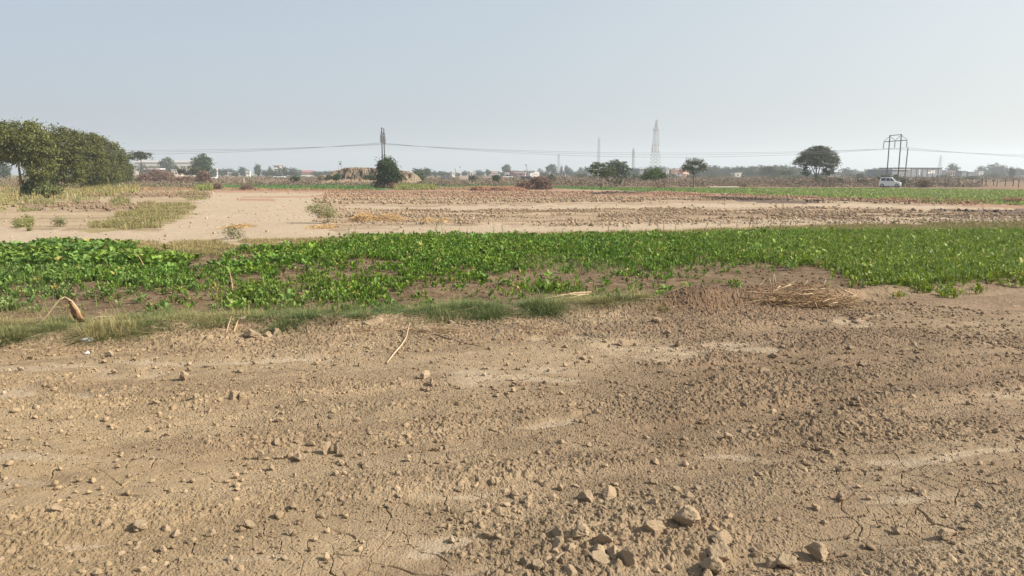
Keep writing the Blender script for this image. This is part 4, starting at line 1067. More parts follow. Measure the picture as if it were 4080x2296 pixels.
# bare thorn bush near the fence
def bare_bush(name, label, Y, u, w, h, n, c0, c1, seed, r=.02):
    rg = np.random.default_rng(seed); A, B = [], []
    for k in range(n):
        a = rg.uniform(0, 6.28); e = rg.uniform(.25, 1.3); L = rg.uniform(.6, 1.15)
        p = np.zeros(3)+C(rg.normal(0, w*.06), rg.normal(0, .1), 0); d = C(math.cos(a)*math.cos(e)*w*.75, math.sin(a)*math.cos(e)*w*.6, math.sin(e)*h*1.1)*L/4
        for s_ in range(4):
            q = p+d*rg.uniform(.7, 1.3)+rg.normal(size=3)*.06*h
            A.append(p); B.append(q)
            for t in range(2): A.append(q); B.append(q+rg.normal(size=3)*C(.16,.16,.12)*h)
            p = q
    V, Fq = sticks(np.array(A), np.maximum(np.array(B), C(-99,-99,.02)), r, r*.7)
    o = mk(name, V, Fq, M_DRY, col=np.repeat(c0+(c1-c0)*rg.random((len(A), 1)), 6, 0)); o.location = (xu(u, Y), Y, 0)
    return tag(o, label, 'bush')
bare_bush('bare_thorn_bush', 'leafless brown thorn bush standing in the fence line', 111, 3684, 1.9, 1.45, 70, C(.10,.07,.05), C(.20,.14,.09), 1)
bare_bush('bare_thorn_bush', 'grey leafless bush at the left foot of the flat acacia', 160, 600, 3.2, 2.6, 90, C(.12,.09,.08), C(.24,.17,.14), 2, .04)
bare_bush('bare_thorn_bush', 'faint leafless bush in the brown scrub right of the acacia', 140, 3300, 2.2, 1.4, 60, C(.12,.09,.06), C(.22,.16,.11), 3, .03)
# brushwood heaps
br = (C(.13,.09,.07), C(.30,.19,.14))
def bheap(label, u0, u1, vt, Y, seed, n, dep=.5, tc=br, tl=1.2, tw=.045, name='brushwood_heap', cat='brushwood heap'):
    X = xu((u0+u1)/2, Y); W = (xu(u1, Y)-xu(u0, Y))/2
    return heap(name, label, cat, (X, Y, 0), W, W*dep, hv(vt, Y)*.95, seed, tc[0]*.9, tc[1]*.8, twigs=n, tl=tl, tw=tw, tcol=tc)
bheap('large reddish brushwood heap below the warehouse', 590, 695, 686, 160, 21, 2600)
bheap('grey end of the brushwood heap under the flat acacia', 545, 600, 700, 158, 22, 1300)
bheap('rust-brown brushwood heap in front of the big round tree', 785, 835, 690, 150, 23, 1500)
bheap('low grey brush heap right of the acacia bush', 690, 790, 708, 156, 24, 1200)
bheap('tall tangled brushwood heap near the centre field edge', 2105, 2192, 710, 97, 25, 2200, tl=.9, tw=.03)
bheap('lower left shoulder of tangled brush near the centre', 2060, 2120, 728, 96, 26, 900, tl=.8, tw=.03)
bheap('small brown weed heap at the rim of the bare field, left', 845, 883, 735, 98, 27, 700, tl=.5, tw=.02)
bheap('brown weed heap left of the green field corner', 955, 1010, 739, 93, 28, 700, tl=.5, tw=.02)
rd = (C(.26,.14,.09), C(.46,.28,.18))
bheap('low reddish soil heap at the left of the centre rubble', 1872, 1960, 742, 90, 29, 500, .35, rd, .3, .02, 'soil_heap', 'soil heap')
bheap('longer reddish soil heap at the right of the centre rubble', 1940, 2095, 745, 90, 30, 800, .25, rd, .4, .02, 'soil_heap', 'soil heap')
# far mound with cut face
Ym = 165; us = np.linspace(1270, 1668, 190); tops = np.interp(us, [1270,1289,1322,1352,1366,1406,1490,1560,1595,1618,1638,1650,1668],[724,708,682,675,669.5,668,670,672,679,683,691,698,722])
Xs = (us-2040)/F*Ym*CP; Zt = hv(tops, Ym)
ts = np.array([0,.12,.24,.32,.36,.40,.44,.48,.52,.56,.60,.66,.8,1.0,1.3,1.6,2.0])
prof = np.array([0,.08,.18,.30,.42,.55,.68,.80,.90,.95,.97,1.0,1.0,.98,.9,.5,0])
A_, B_ = np.meshgrid(np.arange(len(us)), np.arange(len(ts)))
Pp = []

for b_i in range(len(ts)):
    hgt = Zt*prof[b_i]
    yy = Ym+(ts[b_i]-.5)*9
    if .2 < ts[b_i] < .62: yy = yy+(fbm(Xs*.8, np.full_like(Xs, ts[b_i]*5), 813, 5, .65)-.5)*3.4
    hh = hgt+(fbm(Xs*.9, np.full_like(Xs, ts[b_i]*9), 815, 5, .6)-.5)*.8*min(1, prof[b_i]*2)*(1 if prof[b_i]<.99 else .6)
    Pp.append(np.stack([Xs, np.broadcast_to(yy, Xs.shape), np.where(prof[b_i] == 0, -.2, hh)], 1))
Pp = np.concatenate(Pp); nU = len(us)
q_ = np.array([[b*nU+a, b*nU+a+1, (b+1)*nU+a+1, (b+1)*nU+a] for b in range(len(ts)-1) for a in range(nU-1)])
rel = np.repeat(prof, nU); tt = np.repeat(ts, nU)
nz = fbm(Pp[:,0]*1.2, tt*8, 817, 3)[:, None]
cc = np.where(((tt > .28) & (tt < .58))[:, None], cm(C(.10,.075,.055), C(.26,.195,.135), np.clip((nz-.3)*2.4,0,1)), np.where((tt <= .28)[:, None], cm(C(.26,.18,.12), C(.32,.24,.16), nz), cm(C(.22,.17,.12), C(.16,.125,.085), nz)))
tag(mk('earth_mound', Pp, q_, M_MOUND, col=cc), 'long low earth mound with a dug cliff face behind the green field', 'mound')
bheap('pale sand heap at the left foot of the mound', 1262, 1312, 695, 175, 31, 0, .4, (C(.20,.155,.11), C(.25,.195,.14)), name='sand_heap', cat='sand heap')

# dry scrub over the land beyond
n = 5200; Yq = 1/R.uniform(1/520., 1/112., n); uq = R.uniform(-200, 4300, n); xq = xu(uq, Yq, 0)
k = (fbm(xq*.02, Yq*.012, 821, 3) > .38) & ~((uq > 1260) & (uq < 1680) & (Yq < 178) & (Yq > 150)); xq, Yq, uq = xq[k], Yq[k], uq[k]
k = ~((uq < 2150) & (Yq < 126) & (uq > 880)); xq, Yq, uq = xq[k], Yq[k], uq[k]
per = 34; m = len(xq); big = R.uniform(.35, 1.0, m)*(Yq/130)**.25*(.8+.5*(uq > 2200)); 
c = np.repeat(np.stack([xq, Yq, big*.35], 1), per, 0)+R.normal(size=(m*per, 3))*np.repeat(big, per)[:, None]*C(.95,.7,.35)
c[:, 2] = np.maximum(c[:, 2], .04)
V, Fq = leaves(c, .17*np.repeat((Yq/130)**.6, per), aspect=.35)
t = (np.repeat(R.random(m), per)[:, None]*.7+.3*R.random((m*per, 1)))
gr = (R.random(m) < np.where(Yq > 230, .6, .26)).repeat(per)[:, None]
cc = np.where(gr, cm(C(.09,.095,.05), C(.16,.16,.085), t), cm(C(.17,.125,.095), C(.25,.18,.135), t))
tag(mk('dry_scrub', V, Fq, M_DRY, col=np.repeat(cc, 4, 0)), 'brown dry thorn scrub covering the wasteland behind the fields', 'scrub', kind='stuff')
# weathered pale lip of the far bank
# ---------- far trees ----------
TP = []
for k, (ells, nm) in enumerate([
  ([(0,0,.58,.5,.5,.4),(.1,0,.35,.42,.4,.3)], 'round'), ([(0,0,.62,.36,.36,.36),(-.05,0,.35,.3,.3,.3)], 'tall'),
  ([(-.2,0,.5,.5,.4,.36),(.3,0,.45,.45,.4,.38),(0,0,.72,.32,.3,.26)], 'wide'), ([(0,0,.75,.5,.45,.24),(-.25,0,.6,.3,.3,.2),(.25,0,.5,.3,.3,.22),(0,0,.3,.2,.2,.25)], 'vase'),
  ([(0,0,.45,.55,.45,.42)], 'low'), ([(-.25,0,.7,.22,.2,.28),(.15,0,.55,.3,.3,.42),(-.1,0,.35,.4,.35,.3)], 'ragged')]):
    rg = np.random.default_rng(900+k)
    V, Fq, cc, cen = crown(rg, ells, 95, 16, .055, .075, .7, .4, (C(.042,.062,.028), C(.075,.10,.042)))
    root = empty('distant_tree', (0,0,0), 'x', 'tree')
    V[:, 2] = np.maximum(V[:, 2], 0)
    mk('crown', V, Fq, M_TREE, root, cc)
    MB().tube([(0,0,0),(.01,0,.25),(0,0,.5)], [.045,.035,.02], 5).build('trunk', M_BARK, root)
    TP.append(root)
for r_ in TP: kids(r_)
fi = 0
def far_tree(u, vt, w, Y, kind, label, group=None, cat='tree'):
    global fi
    X = xu(u, Y); H = hv(vt, Y); W = w/F*Y
    r_ = dup(TP[kind], (X, Y, 0), 0, (W, W, H), label, group)
    return r_
ft = [ # u, vtop, width, Y, kind, label
 (12,640,60,260,0,'bluish tree behind the left row at the frame edge'),
 (520,657,36,420,1,'blue-grey tree just right of the left row'),(570,650,50,500,0,'dark round tree left of the low shed by the warehouse'),(625,653,56,520,4,'low wide tree right of the low shed roof'),
 (668,628,52,420,3,'tall tree standing in front of the warehouse middle'),(700,650,22,430,5,'thin tree against the warehouse, beside the tall one'),
 (853,668,26,430,5,'small ragged tree just right of the big round tree'),(886,667,40,520,4,'hazy low tree left in the gap before the white building'),(918,669,36,520,2,'hazy tree pair member near the first pale huts'),(938,680,24,420,4,'short bush-like tree between pale huts'),
 (968,664,46,500,0,'round hazy tree left of the tallest one there'),(1027,655,40,470,1,'tall rounded tree left of the white four-storey building'),(1062,672,34,470,4,'low tree close left of the white four-storey building'),
 (1077,662,20,520,0,'small round crown half hiding the white building edge'),(1090,672,30,440,4,'low tree in front of the white four-storey building'),(1116,664,18,500,5,'thin tree covering the right part of the white building'),
 (1134,660,24,480,5,'two-step tall tree right of the white building'),(1165,666,52,480,2,'wide dome tree left of the red-roofed shed'),
 (1265,679,42,500,4,'flat tree right of the red-roofed shed'),(1308,677,42,500,4,'flat tree touching the left end of the mound'),(1200,677,10,560,1,'tiny tree poking above the red-roofed shed'),
 (1733,680,24,480,0,'first of the small round trees right of the mound bushes'),(1757,682,24,480,0,'second small round tree right of the mound bushes'),(1784,684,32,480,4,'third, wider small tree right of the mound bushes'),
 (1823,686,18,460,4,'low dark tree at the leaning pole pair'),(1848,684,28,500,0,'small tree right of the tall thin pole'),(1855,679,26,900,0,'very pale tree behind the small one right of the pole'),
 (1906,676,38,520,2,'dome tree left of the stepped red-banded house'),(1944,674,28,500,0,'rounded tree hiding the stepped house side'),(1985,681,22,560,5,'hazy tree gap right of the stepped house'),(2002,685,20,560,4,'low hazy tree left of the tall ragged tree'),
 (2018,656,34,480,3,'tall open tree left of the maroon building'),(2056,675,26,560,4,'crown peeping over the maroon building'),(2096,678,18,520,0,'tree beside the right wall of the maroon building'),(2118,676,32,540,4,'dark tree behind the white lettered container'),
 (2152,670,28,900,0,'pale far tree above the white lettered container'),(2167,682,30,430,4,'dark boxy tree right of the white lettered container'),(2197,655,42,470,3,'tall vase-shaped tree in the centre-right'),(2178,680,20,520,5,'small ragged tree behind the dark boxy one'),
 (2237,662,14,560,1,'thin spire-like tree at the faint mast foot'),(2256,660,22,540,1,'tall narrow twin tree right of the faint mast'),(2270,667,26,540,0,'round tree attached to the narrow twin'),(2240,680,50,560,2,'wide low hazy clump under the faint mast'),
 (2300,680,40,600,4,'low hazy clump left of the feathery trees'),(2316,666,36,620,0,'pale rounded tree left of the feathery trees'),(2340,662,30,700,5,'palest tree touching the feathery trees'),(2290,690,44,430,4,'dark low tree before the hazy clump'),(2318,688,40,300,4,'dark bush left of the feathery tree foot'),
 (3368,666,46,480,2,'blue tree at the right flank of the spreading acacia'),(3400,672,40,900,4,'very pale low tree right of the acacia flank'),(3425,680,34,700,4,'pale tree before the small dark round one'),(3452,674,20,520,0,'small dark round tree left of the pole frame'),(3488,668,30,560,5,'grey tree at the left end of the dark shed'),(3512,667,34,620,4,'grey tree above the left end of the dark shed'),
 (3568,666,44,620,4,'crown showing over the dark shed roof between poles'),
 (3795,650,44,480,0,'round grey tree at the right end of the dark shed'),(3910,661,40,520,0,'left part of the big hazy tree group on the right'),(3955,648,58,530,2,'tallest crown of the big hazy group on the right'),(3995,657,44,520,0,'right part of the big hazy group on the right'),
 (4030,664,28,340,0,'dark small tree with visible trunk near the right edge'),(4052,664,44,520,4,'hazy tree at the right frame edge'),(4090,668,50,520,4,'outermost hazy tree on the right edge'),(3870,685,40,560,4,'low hazy bush right of the shed annex')]
for a in ft: far_tree(*a)
rgf = random.Random(4)
# the wooded belt: continuous crowns, one after another
bu = 2520
top = ([2500,2540,2570,2600,2625,2660,2690,2740,2820,2870,2900,2950,3000,3020,3060,3100,3150,3200],[670,666,666,656,660,667,670,672,660,660,664,660,663,654,662,657,655,668])
while bu < 3190:
    w = rgf.uniform(30, 58); vt = np.interp(bu, *top)+rgf.uniform(-1.5, 3)
    far_tree(bu, float(vt), w*1.15, rgf.uniform(430, 520), rgf.choice((0,2,4,0,2)), 'hazy blue-green tree standing in the long wooded belt on the right', 'trees of the wooded belt')
    bu += w*.42
for k in range(26):
    u = rgf.uniform(2500, 3200)
    far_tree(u, float(np.interp(u, *top))+rgf.uniform(9, 22), rgf.uniform(26, 50), rgf.uniform(380, 430), rgf.choice((0,2,4)), 'hazy blue-green tree standing in the long wooded belt on the right', 'trees of the wooded belt')
# thin scatter of low trees on the whole horizon
for k in range(190):
    u = rgf.uniform(500, 4100)
    if 1280 < u < 1650 or 2490 < u < 3200: continue
    far_tree(u, rgf.uniform(680, 689), rgf.uniform(20, 46), rgf.uniform(520, 760), rgf.choice((0,2,4,5)), 'small faded tree low on the far horizon line', 'small trees on the horizon')
for k in range(34):
    u = rgf.uniform(2300, 4100)
    Y = rgf.uniform(200, 380)
    far_tree(u, hv_inv if False else 693+(2-rgf.uniform(1.2, 2.6))*F/Y*1.02, rgf.uniform(24, 60), Y, rgf.choice((4,2)), 'grey-green low thorn bush in the brown scrub on the right', 'thorn bushes in the scrub', 'bush')
for r_ in TP:
    for ch in list(r_.children): bpy.data.objects.remove(ch)
    bpy.data.objects.remove(r_)
# ---------- power line ----------
A_DIR = Vector((-.0645, .998, 0))
def hframe(X, Y, H, armz, label):
    root = empty('pole_frame', (X, Y, 0), label, 'power pole', 'twin-pole power line supports')
    s = 1.48; a = 3.0
    P = lambda t, z: Vector((A_DIR.x*t, A_DIR.y*t, z))
    for t in (-s, s): MB().tube([P(t, -.1), P(t, H)], [.095, .075], 8).build('pole', M_POLE, root)
    MB().tube([P(-s-.1, H-.06), P(s+.1, H-.06)], .055, 6).build('top_beam', M_POLE, root)
    MB().tube([P(-a, armz), P(a, armz)], .06, 6).build('crossarm', M_POLE, root)
    for t0, t1 in ((-s,-a),(-s,0),(s,0),(s,a)): MB().tube([P(t0, H-.15), P(t1, armz+.08)], .03, 5).build('brace', M_POLE, root)
    for t in (-a, 0, a):
        b = MB(); b.tube([P(t, armz), P(t, armz-1.05)], .03, 5)
        for k in range(7): z = armz-.2-k*.11; b.tube([P(t, z), P(t, z-.05)], [.10, .06], 8)
        b.build('insulator', M_INS, root)
    return root
hframe(-18.3, 107, hv(511,107), hv(543,107), 'dark twin-pole frame rising out of the tree in mid-field')
hx = 56.9; hframe(hx, 112, hv(537,112), hv(562.5,112), 'dark twin-pole frame with braced crossarm behind the white car')
Y = 195; X = xu(3617, Y, 8)-.25
tag(MB().tube([(X, Y, 0), (X+.25, Y, hv(588, Y))], [.17, .13], 8).build('single_pole', M_POLE), 'single plain pole right of the braced pole frame', 'pole')
for k, t in enumerate((-3.0, 0, 3.0)):
    b = MB(); pts = []
    a0 = Vector((-18.3, 107, 6.4))+A_DIR*t; a1 = Vector((hx, 112, 6.2))+A_DIR*t; sp = (a1-a0); sp.z = 0
    ends = [a0-sp, a0, a1, a1+sp*1.3]; zs = [hv(543,107)-1.05]*2+[hv(562.5,112)-1.05, 5.9]
    for i in range(3):
        for j in range(17 if i == 2 else 16):
            q = j/16; p = ends[i].lerp(ends[i+1], q); p.z = zs[i]*(1-q)+zs[i+1]*q-(1.65,1.25,.9)[k]*4*q*(1-q)*(1 if i != 2 else 1.4); pts.append(p)
    b.tube(pts, .015, 4)
    tag(b.build('power_wire', M_WIRE), ['long thin overhead wire on the near ends of the crossarms','long thin overhead wire on the middle insulators','long thin overhead wire on the far ends of the crossarms'][k], 'wire', 'overhead wires')

# ---------- masts ----------
def lattice(b, z0, z1, w0, w1, n, r):
    P0, P1 = [], []
    for k in range(n):
        za, zb = z0+(z1-z0)*k/n, z0+(z1-z0)*(k+1)/n; wa, wb = w0+(w1-w0)*k/n, w0+(w1-w0)*(k+1)/n
        A = [C(s*wa/2, t*wa/2, za) for s, t in ((-1,-1),(1,-1),(1,1),(-1,1))]; B = [C(s*wb/2, t*wb/2, zb) for s, t in ((-1,-1),(1,-1),(1,1),(-1,1))]
        for i in range(4):
            j = (i+1) % 4
            P0 += [A[i], A[i], A[j], B[i]]; P1 += [B[i], B[j], B[i], B[j]]
    V, Fq = sticks(np.array(P0), np.array(P1), r, r); b.V.append(V); b.F += (Fq+b.n).tolist(); b.n += len(V)
def mast(u, vt, Y, label, wb, waist, wt, r, panels, cat='tower', top=.93):
    X = xu(u, Y); H = hv(vt, Y); root = empty('lattice_tower', (X, Y, 0), label, cat, rz=.5)
    b = MB(); lattice(b, 0, H*waist, wb, wt*1.5, 9, r); lattice(b, H*waist, H*top, wt*1.5, wt, 9, r)
    if top < .9: lattice(b, H*top, H*.99, wt*.5, wt*.45, 5, r)
    b.build('lattice_frame', M_GALV, root)
    MB().tube([(0,0,H*.93),(0,0,H)], r*1.2, 5).build('spire', M_GALV, root)
    for k, (z, w) in enumerate(panels):
        b = MB()
        for q in range(6):
            a = q*1.047; M_ = Matrix.Translation((math.cos(a)*w, math.sin(a)*w, H*z)) @ Matrix.Rotation(a, 4, 'Z')
            b.box(-.15, .15, -.3, .3, -1.1, 1.1, M_)
        b.build('antenna_panels', M_WHITE, root)
        b = MB(); b.box(-w*.8, w*.8, -w*.8, w*.8, H*z-1.5, H*z-1.3); b.build('platform', M_GALV, root)
    return root
mast(2610, 476, 640, 'tallest broad lattice telecom tower behind the trees', 8.0, .55, 3.0, .085, [(.84,2.4),(.9,1.2),(.55,2.9),(.47,3.2)], top=.84)
mast(2384, 541, 760, 'slim lattice tower above the feathery trees', 5.0, .35, 1.5, .10, [])
mast(2522, 587, 800, 'thin mast with clustered antennas between two towers', 2.4, .5, 1.1, .14, [(.83,1.6),(.93,1.0),(.74,1.4)])
mast(2226, 610, 1150, 'faintest slim tower left of centre-right', 8, .4, 2.2, .14, [(.9,1.8)])
def pylon(u, vt, Y, label, r=.15):
    X = xu(u, Y); H = hv(vt, Y); root = empty('power_pylon', (X, Y, 0), label, 'pylon')
    b = MB(); lattice(b, 0, H*.6, H*.22, H*.08, 6, r); lattice(b, H*.6, H*.97, H*.08, H*.03, 5, r); b.build('lattice_frame', M_GALV, root)
    for z, w in ((.95,.14),(.82,.22),(.68,.2)):
        P0 = np.array([C(-w*H,0,H*z),C(-w*H,0,H*z),C(w*H,0,H*z)]); P1 = np.array([C(w*H,0,H*z),C(0,0,H*(z+.04)),C(0,0,H*(z+.04))])
        V, Fq = sticks(P0, P1, r, r); mk('crossarm', V, Fq, M_GALV, root)
    return root
pylon(3742, 618, 1250, 'very faint wide-armed pylon above the dark shed', .17)
pylon(611, 625, 560, 'grey pylon before the warehouse, right one of two', .12)
pylon(579, 632, 600, 'grey pylon before the warehouse, left one of two', .12)

# ---------- small poles ----------
def pole(u, vb, vt, Y, label, lean=0, r=.12, head=False, m=None, name='utility_pole', cat='pole'):
    X = xu(u, Y); H = hv(vt, Y); root = empty(name, (X, Y, 0), label, cat)
    MB().tube([(0,0,0),(lean,0,H)], [r, r*.7], 6).build('shaft', m or M_POLEG, root)
    if head:
        b = MB(); b.box(lean-.9, lean+.5, -.1, .1, H-.25, H-.1); b.build('crossarm', m or M_POLEG, root)
        b = MB(); b.box(lean-.5, lean, -.3, .3, H-1.3, H-.6); b.build('transformer', M_GREYW, root)
    return root
pole(2107, 700, 654, 440, 'leaning pole with crossarm at the left of the white container', -1.6, .2, True)
pole(1817, 700, 670, 420, 'leaning pole leg of the crossed pair, left of centre', -.6, .16)
pole(1825, 700, 672, 420, 'straining stay leg of the crossed pole pair', -1.6, .14)
pole(1838, 700, 660, 420, 'slim white pole with a small head right of the crossed pair', -.4, .13, True, M_WHITE)
pole(1365, 690, 643, 260, 'slanted pole with hanging gear standing behind the mound', -.5, .10, True)
pole(1350, 690, 664, 260, 'short stub pole behind the mound crest', 0, .08)
pole(556, 690, 650, 430, 'concrete pole behind the flat acacia trunk', 0, .2)
pole(1701, 700, 668, 420, 'thin pole in front of the bush right of the mound', 0, .1)
pole(2367, 700, 683, 430, 'short pale pole left of the feathery trees', 0, .14, m=M_WHITE)
pole(2253, 705, 690, 330, 'short white marker pole in the centre-right tree gap', 0, .12, m=M_WHITE)
pole(3409, 690, 673, 480, 'grey pole with a drum head left of the small round tree', 0, .2, True)
pole(3442, 690, 671, 480, 'grey plain pole just left of the small round tree', 0, .2)
pole(3886, 690, 676, 480, 'grey pole left of the big hazy tree group', 0, .25)
pole(1639, 724, 704, 190, 'pale short post right of the mound', -.1, .08, m=M_CREAM)
pole(673, 716, 683, 152, 'pale snag post standing in the brushwood heap', .05, .10, m=M_BARKL)
pole(970, 728, 710, 140, 'short pale boundary post in the scrub on the left', 0, .09, m=M_CREAM)
pole(528, 735, 708, 128, 'thin post at the right foot of the tree row', 0, .05, m=M_BARKL)

# ---------- buildings ----------
def building(name, label, u0, u1, vt, Y, dep, wall, roof, flat=True, win=None, vb=None, extra=None, door=False, cat='building', over=.3, rt=.35):
    X0, X1 = xu(u0, Y), xu(u1, Y); H = hv(vt, Y); X = (X0+X1)/2; w = (X1-X0)/2
    root = empty(name, (X, Y+dep/2, 0), label, cat, rz=math.radians(12+(len(label)*7)%14) if X1-X0 < 40 else math.radians(11))
    if flat:
        MB().box(-w, w, -dep/2, dep/2, 0, H-rt).build('wall', wall, root)
        MB().box(-w-over, w+over, -dep/2-over, dep/2+over, H-rt, H).build('roof', roof, root)
    else:
        MB().box(-w, w, -dep/2, dep/2, 0, H*.72).build('wall', wall, root)
        b = MB(); b.add([(-w-.4,-dep/2-.5,H*.70),(w+.4,-dep/2-.5,H*.70),(w+.4,0,H),(-w-.4,0,H),(w+.4,dep/2+.5,H*.70),(-w-.4,dep/2+.5,H*.70),
             (-w-.4,-dep/2-.5,H*.74),(w+.4,-dep/2-.5,H*.74),(w+.4,0,H*1.03),(-w-.4,0,H*1.03),(w+.4,dep/2+.5,H*.74),(-w-.4,dep/2+.5,H*.74)],
             [(6,7,8,9),(9,8,10,11),(1,0,3,2),(2,3,5,4),(0,1,7,6),(5,11,10,4),(1,2,8,7),(2,4,10,8),(0,6,9,3),(3,9,11,5)])
        b.build('roof', roof, root)
    if win:
        nx, nz, ww, wh = win
        for i in range(nx):
            for j in range(nz):
                cx = -w+(i+.5)*2*w/nx; cz = (j+.62)*(H-rt)/nz*(1 if flat else .7)
                b = MB(); b.box(cx-ww/2, cx+ww/2, -dep/2-.05, -dep/2+.02, cz-wh/2, cz+wh/2); b.build('window', M_DARKW, root)
    if door:
        MB().box(-.6, .6, -dep/2-.06, -dep/2+.02, 0, min(2.2, H*.7)).build('door', M_GREYW, root)
    return root, w, H, dep
b0, w, H, dep = building('warehouse', 'long white two-tier warehouse on the left horizon', 543, 800, 639, 560, 12, M_WHITE, M_ROOFW, rt=1.6, over=.6)
MB().box(-w-.5, w+.3, -dep/2-1.2, -dep/2-.61, H-3.0, H-2.3).build('eaves_band', M_GREYW, b0)
MB().box(-w-6.5, w-1, -dep/2-6, -dep/2-1.21, 0, H-4.5).build('lower_wall', M_CREAM, b0)
MB().box(-w-7, w-.5, -dep/2-6.5, -dep/2-5.9, H-4.4, H-3.9).build('lower_roof', M_ROOFW, b0)
b = MB(); zz = H-5.6; xx = xu(735, 540)-b0.location.x; b.box(xx-.8, xx+.8, -dep/2-6.3, -dep/2-6.05, zz-1.2, zz+.3); b.box(xx-1.8, xx+1.8, -dep/2-6.3, -dep/2-6.05, zz+.302, zz+1.0); b.build('sign', M_RED, b0)
for k in range(6):
    xx = -w+6+k*9.5; MB().box(xx, xx+5.5, -dep/2-6.1, -dep/2-5.98, 1.0, 4.0).build('bay_opening', M_GREYW, b0)
building('storage_shed', 'low shed with a pale flat roof below the warehouse', 575, 623, 671, 300, 8, M_GREYW, M_ROOFW, rt=.45, over=.6, door=True)
building('storage_shed', 'pale-roofed shed behind the olive acacia', 678, 712, 676, 380, 8, M_CREAM, M_ROOFW, win=(3,1,.9,.8))
b0, w, H, dep = building('apartment_block', 'white four-storey building with banded floors among trees', 1082, 1118, 657, 560, 10, M_WHITE, M_WHITE, win=None, over=.5)
for k in range(4): MB().box(-w+.5, w*.25, -dep/2-.08, -dep/2+.02, 1.0+k*H/4.6, 1.0+k*H/4.6+.9).build('window', M_DARKW, b0)
MB().box(w*.3, w+.3, -dep/2-.6, -dep/2-.002, 0, H*.8).build('stair_tower', M_CREAM, b0)
b0, w, H, dep = building('red_roof_shed', 'long shed with a dark red roof left of the mound', 1192, 1238, 680, 520, 14, M_CREAM, M_ROOFR, flat=False, win=(6,1,1,.8))
building('small_house', 'pinkish white small house with two dark windows', 1867, 1888, 684, 440, 6, M_WHITE, M_ROOFW, win=(2,1,.8,1.0))
building('small_house', 'small white house left of the crossed pole pair', 1796, 1808, 684, 470, 5, M_WHITE, M_ROOFW, win=(1,1,.7,.7))
b0, w, H, dep = building('stepped_house', 'stepped house with white and red bands', 1953, 1979, 681, 500, 6, M_ROOFR, M_CREAM, win=None, rt=.5)
for k in range(3): MB().box(-w-.3-k*.9, w+.3+k*1.0, -dep/2-.5-k*.5, -dep/2-.003-k*.5, .3+(2-k)*1.05, .75+(2-k)*1.05).build('balcony_band', M_WHITE, b0)
b0, w, H, dep = building('maroon_building', 'flat maroon building with a white sign and pale canopy', 2033, 2086, 682, 450, 9, M_BRICK, M_BRICK, rt=.3, door=True)
MB().box(-w*.75, w*.85, -dep/2-1.4, -dep/2-.002, H-1.15, H-.85).build('canopy', M_ROOFW, b0)
sg = MB().box(-1.0, .5, -dep/2-.13, -dep/2-.003, H-2.6, H-1.5).build('sign', M_WHITE, b0)
b = MB()
for k, (a, c) in enumerate(((-.8,.25),(-.5,.4),(-.15,.3),(.12,.35))): b.box(a, a+.2, -dep/2-.17, -dep/2-.132, H-2.0-c*.4, H-2.0+c*.4)
b.build('sign_marks', M_GREYW, sg)
b0, w, H, dep = building('lettered_container', 'long white container with faint red lettering', 2108, 2147, 689, 420, 3, M_WHITE, M_WHITE, rt=.2, over=.05, cat='container')
MB().box(-w*.15, w*.9, -dep/2+.2, dep/2-.2, H+.002, H+.55).build('roof_box', M_WHITE, b0)
rl = random.Random(2)
for k in range(8): a = -w*.35+k*.33; hh = rl.uniform(.12, .3); MB().box(a, a+.2, -dep/2-.05, -dep/2-.004, H-.9-hh*.5, H-.9+hh).build('letter', M_RED, b0)
b0.name = 'lettered_container'
building('small_house', 'pale hut left of the maroon building', 2012, 2026, 688, 440, 4, M_CREAM, M_ROOFW, win=(1,1,.8,.8))
building('small_house', 'pale grey block among the trees under the thin mast', 2541, 2559, 671, 420, 6, M_GREYW, M_ROOFW, win=(1,2,.8,.8))
building('apartment_block', 'peach building half hidden by the round-topped thorn tree', 2712, 2738, 671, 415, 8, M_PINK, M_CREAM, win=(2,2,1,1))
building('apartment_block', 'narrow peach building left of the larger peach one', 2687, 2697, 674, 415, 6, M_PINK, M_CREAM, win=(1,2,.8,.8))
building('small_house', 'tiny cream house in the wood right of the tall tower', 2651, 2662, 676, 415, 5, M_CREAM, M_ROOFW, win=(1,1,.7,.7))
for (a, c, v, Yb, lab) in ((2668,2690,699,370,'row shed with bright roof, left one under the peach buildings'),(2690,2712,697,372,'row shed with bright roof, right one under the peach buildings'),(2523,2540,697,370,'white shed at the foot of the thin mast'),(2922,2950,689,374,'pale shed roof inside the wooded belt'),(3362,3378,692,380,'white hut right of the spreading acacia'),(3505,3520,692,400,'low hut left of the pole frame'),(985,992,681,430,'small white hut at the horizon, far left gap'),(905,918,687,430,'white hut pair, left one before hazy trees'),(921,935,687,430,'white hut pair, right one before hazy trees'),(846,860,671,440,'small white tower-like hut right of the round tree'),(2083,2092,687,470,'slim hut at the right wall of the maroon building'),(975,984,681,436,'pale low hut beside the small white hut'),(3897,3917,683,480,'white wall building under the big hazy group'),(2350,2372,690,400,'white-roofed hut behind the feathery tree')):
    building('small_hut', lab, a, c, v, Yb, 4, M_WHITE, M_ROOFW, win=(1,1,.8,.7))
b0, w, H, dep = building('open_shed', 'long dark open-sided industrial shed on the right horizon', 3560, 3757, 668, 330, 14, M_GREYW, M_GREYW, rt=.25)
MB().box(-w-6.5, -w-.01, -dep/2, dep/2, 0, H*.80).build('low_wing', M_GREYW, b0)
MB().box(-w-7, -w+3, -dep/2-.5, dep/2+.3, H*.802, H*.86).build('wing_roof', M_ROOFW, b0)
MB().box(-w*.2, -w*.16, -dep/2-.05, -dep/2+.02, H*.3, H*.85).build('pipe', M_ROOFW, b0)
MB().box(w*.42, w*.62, -dep/2-.06, -dep/2+.02, H*.45, H*.75).build('opening', M_WHITE, b0)
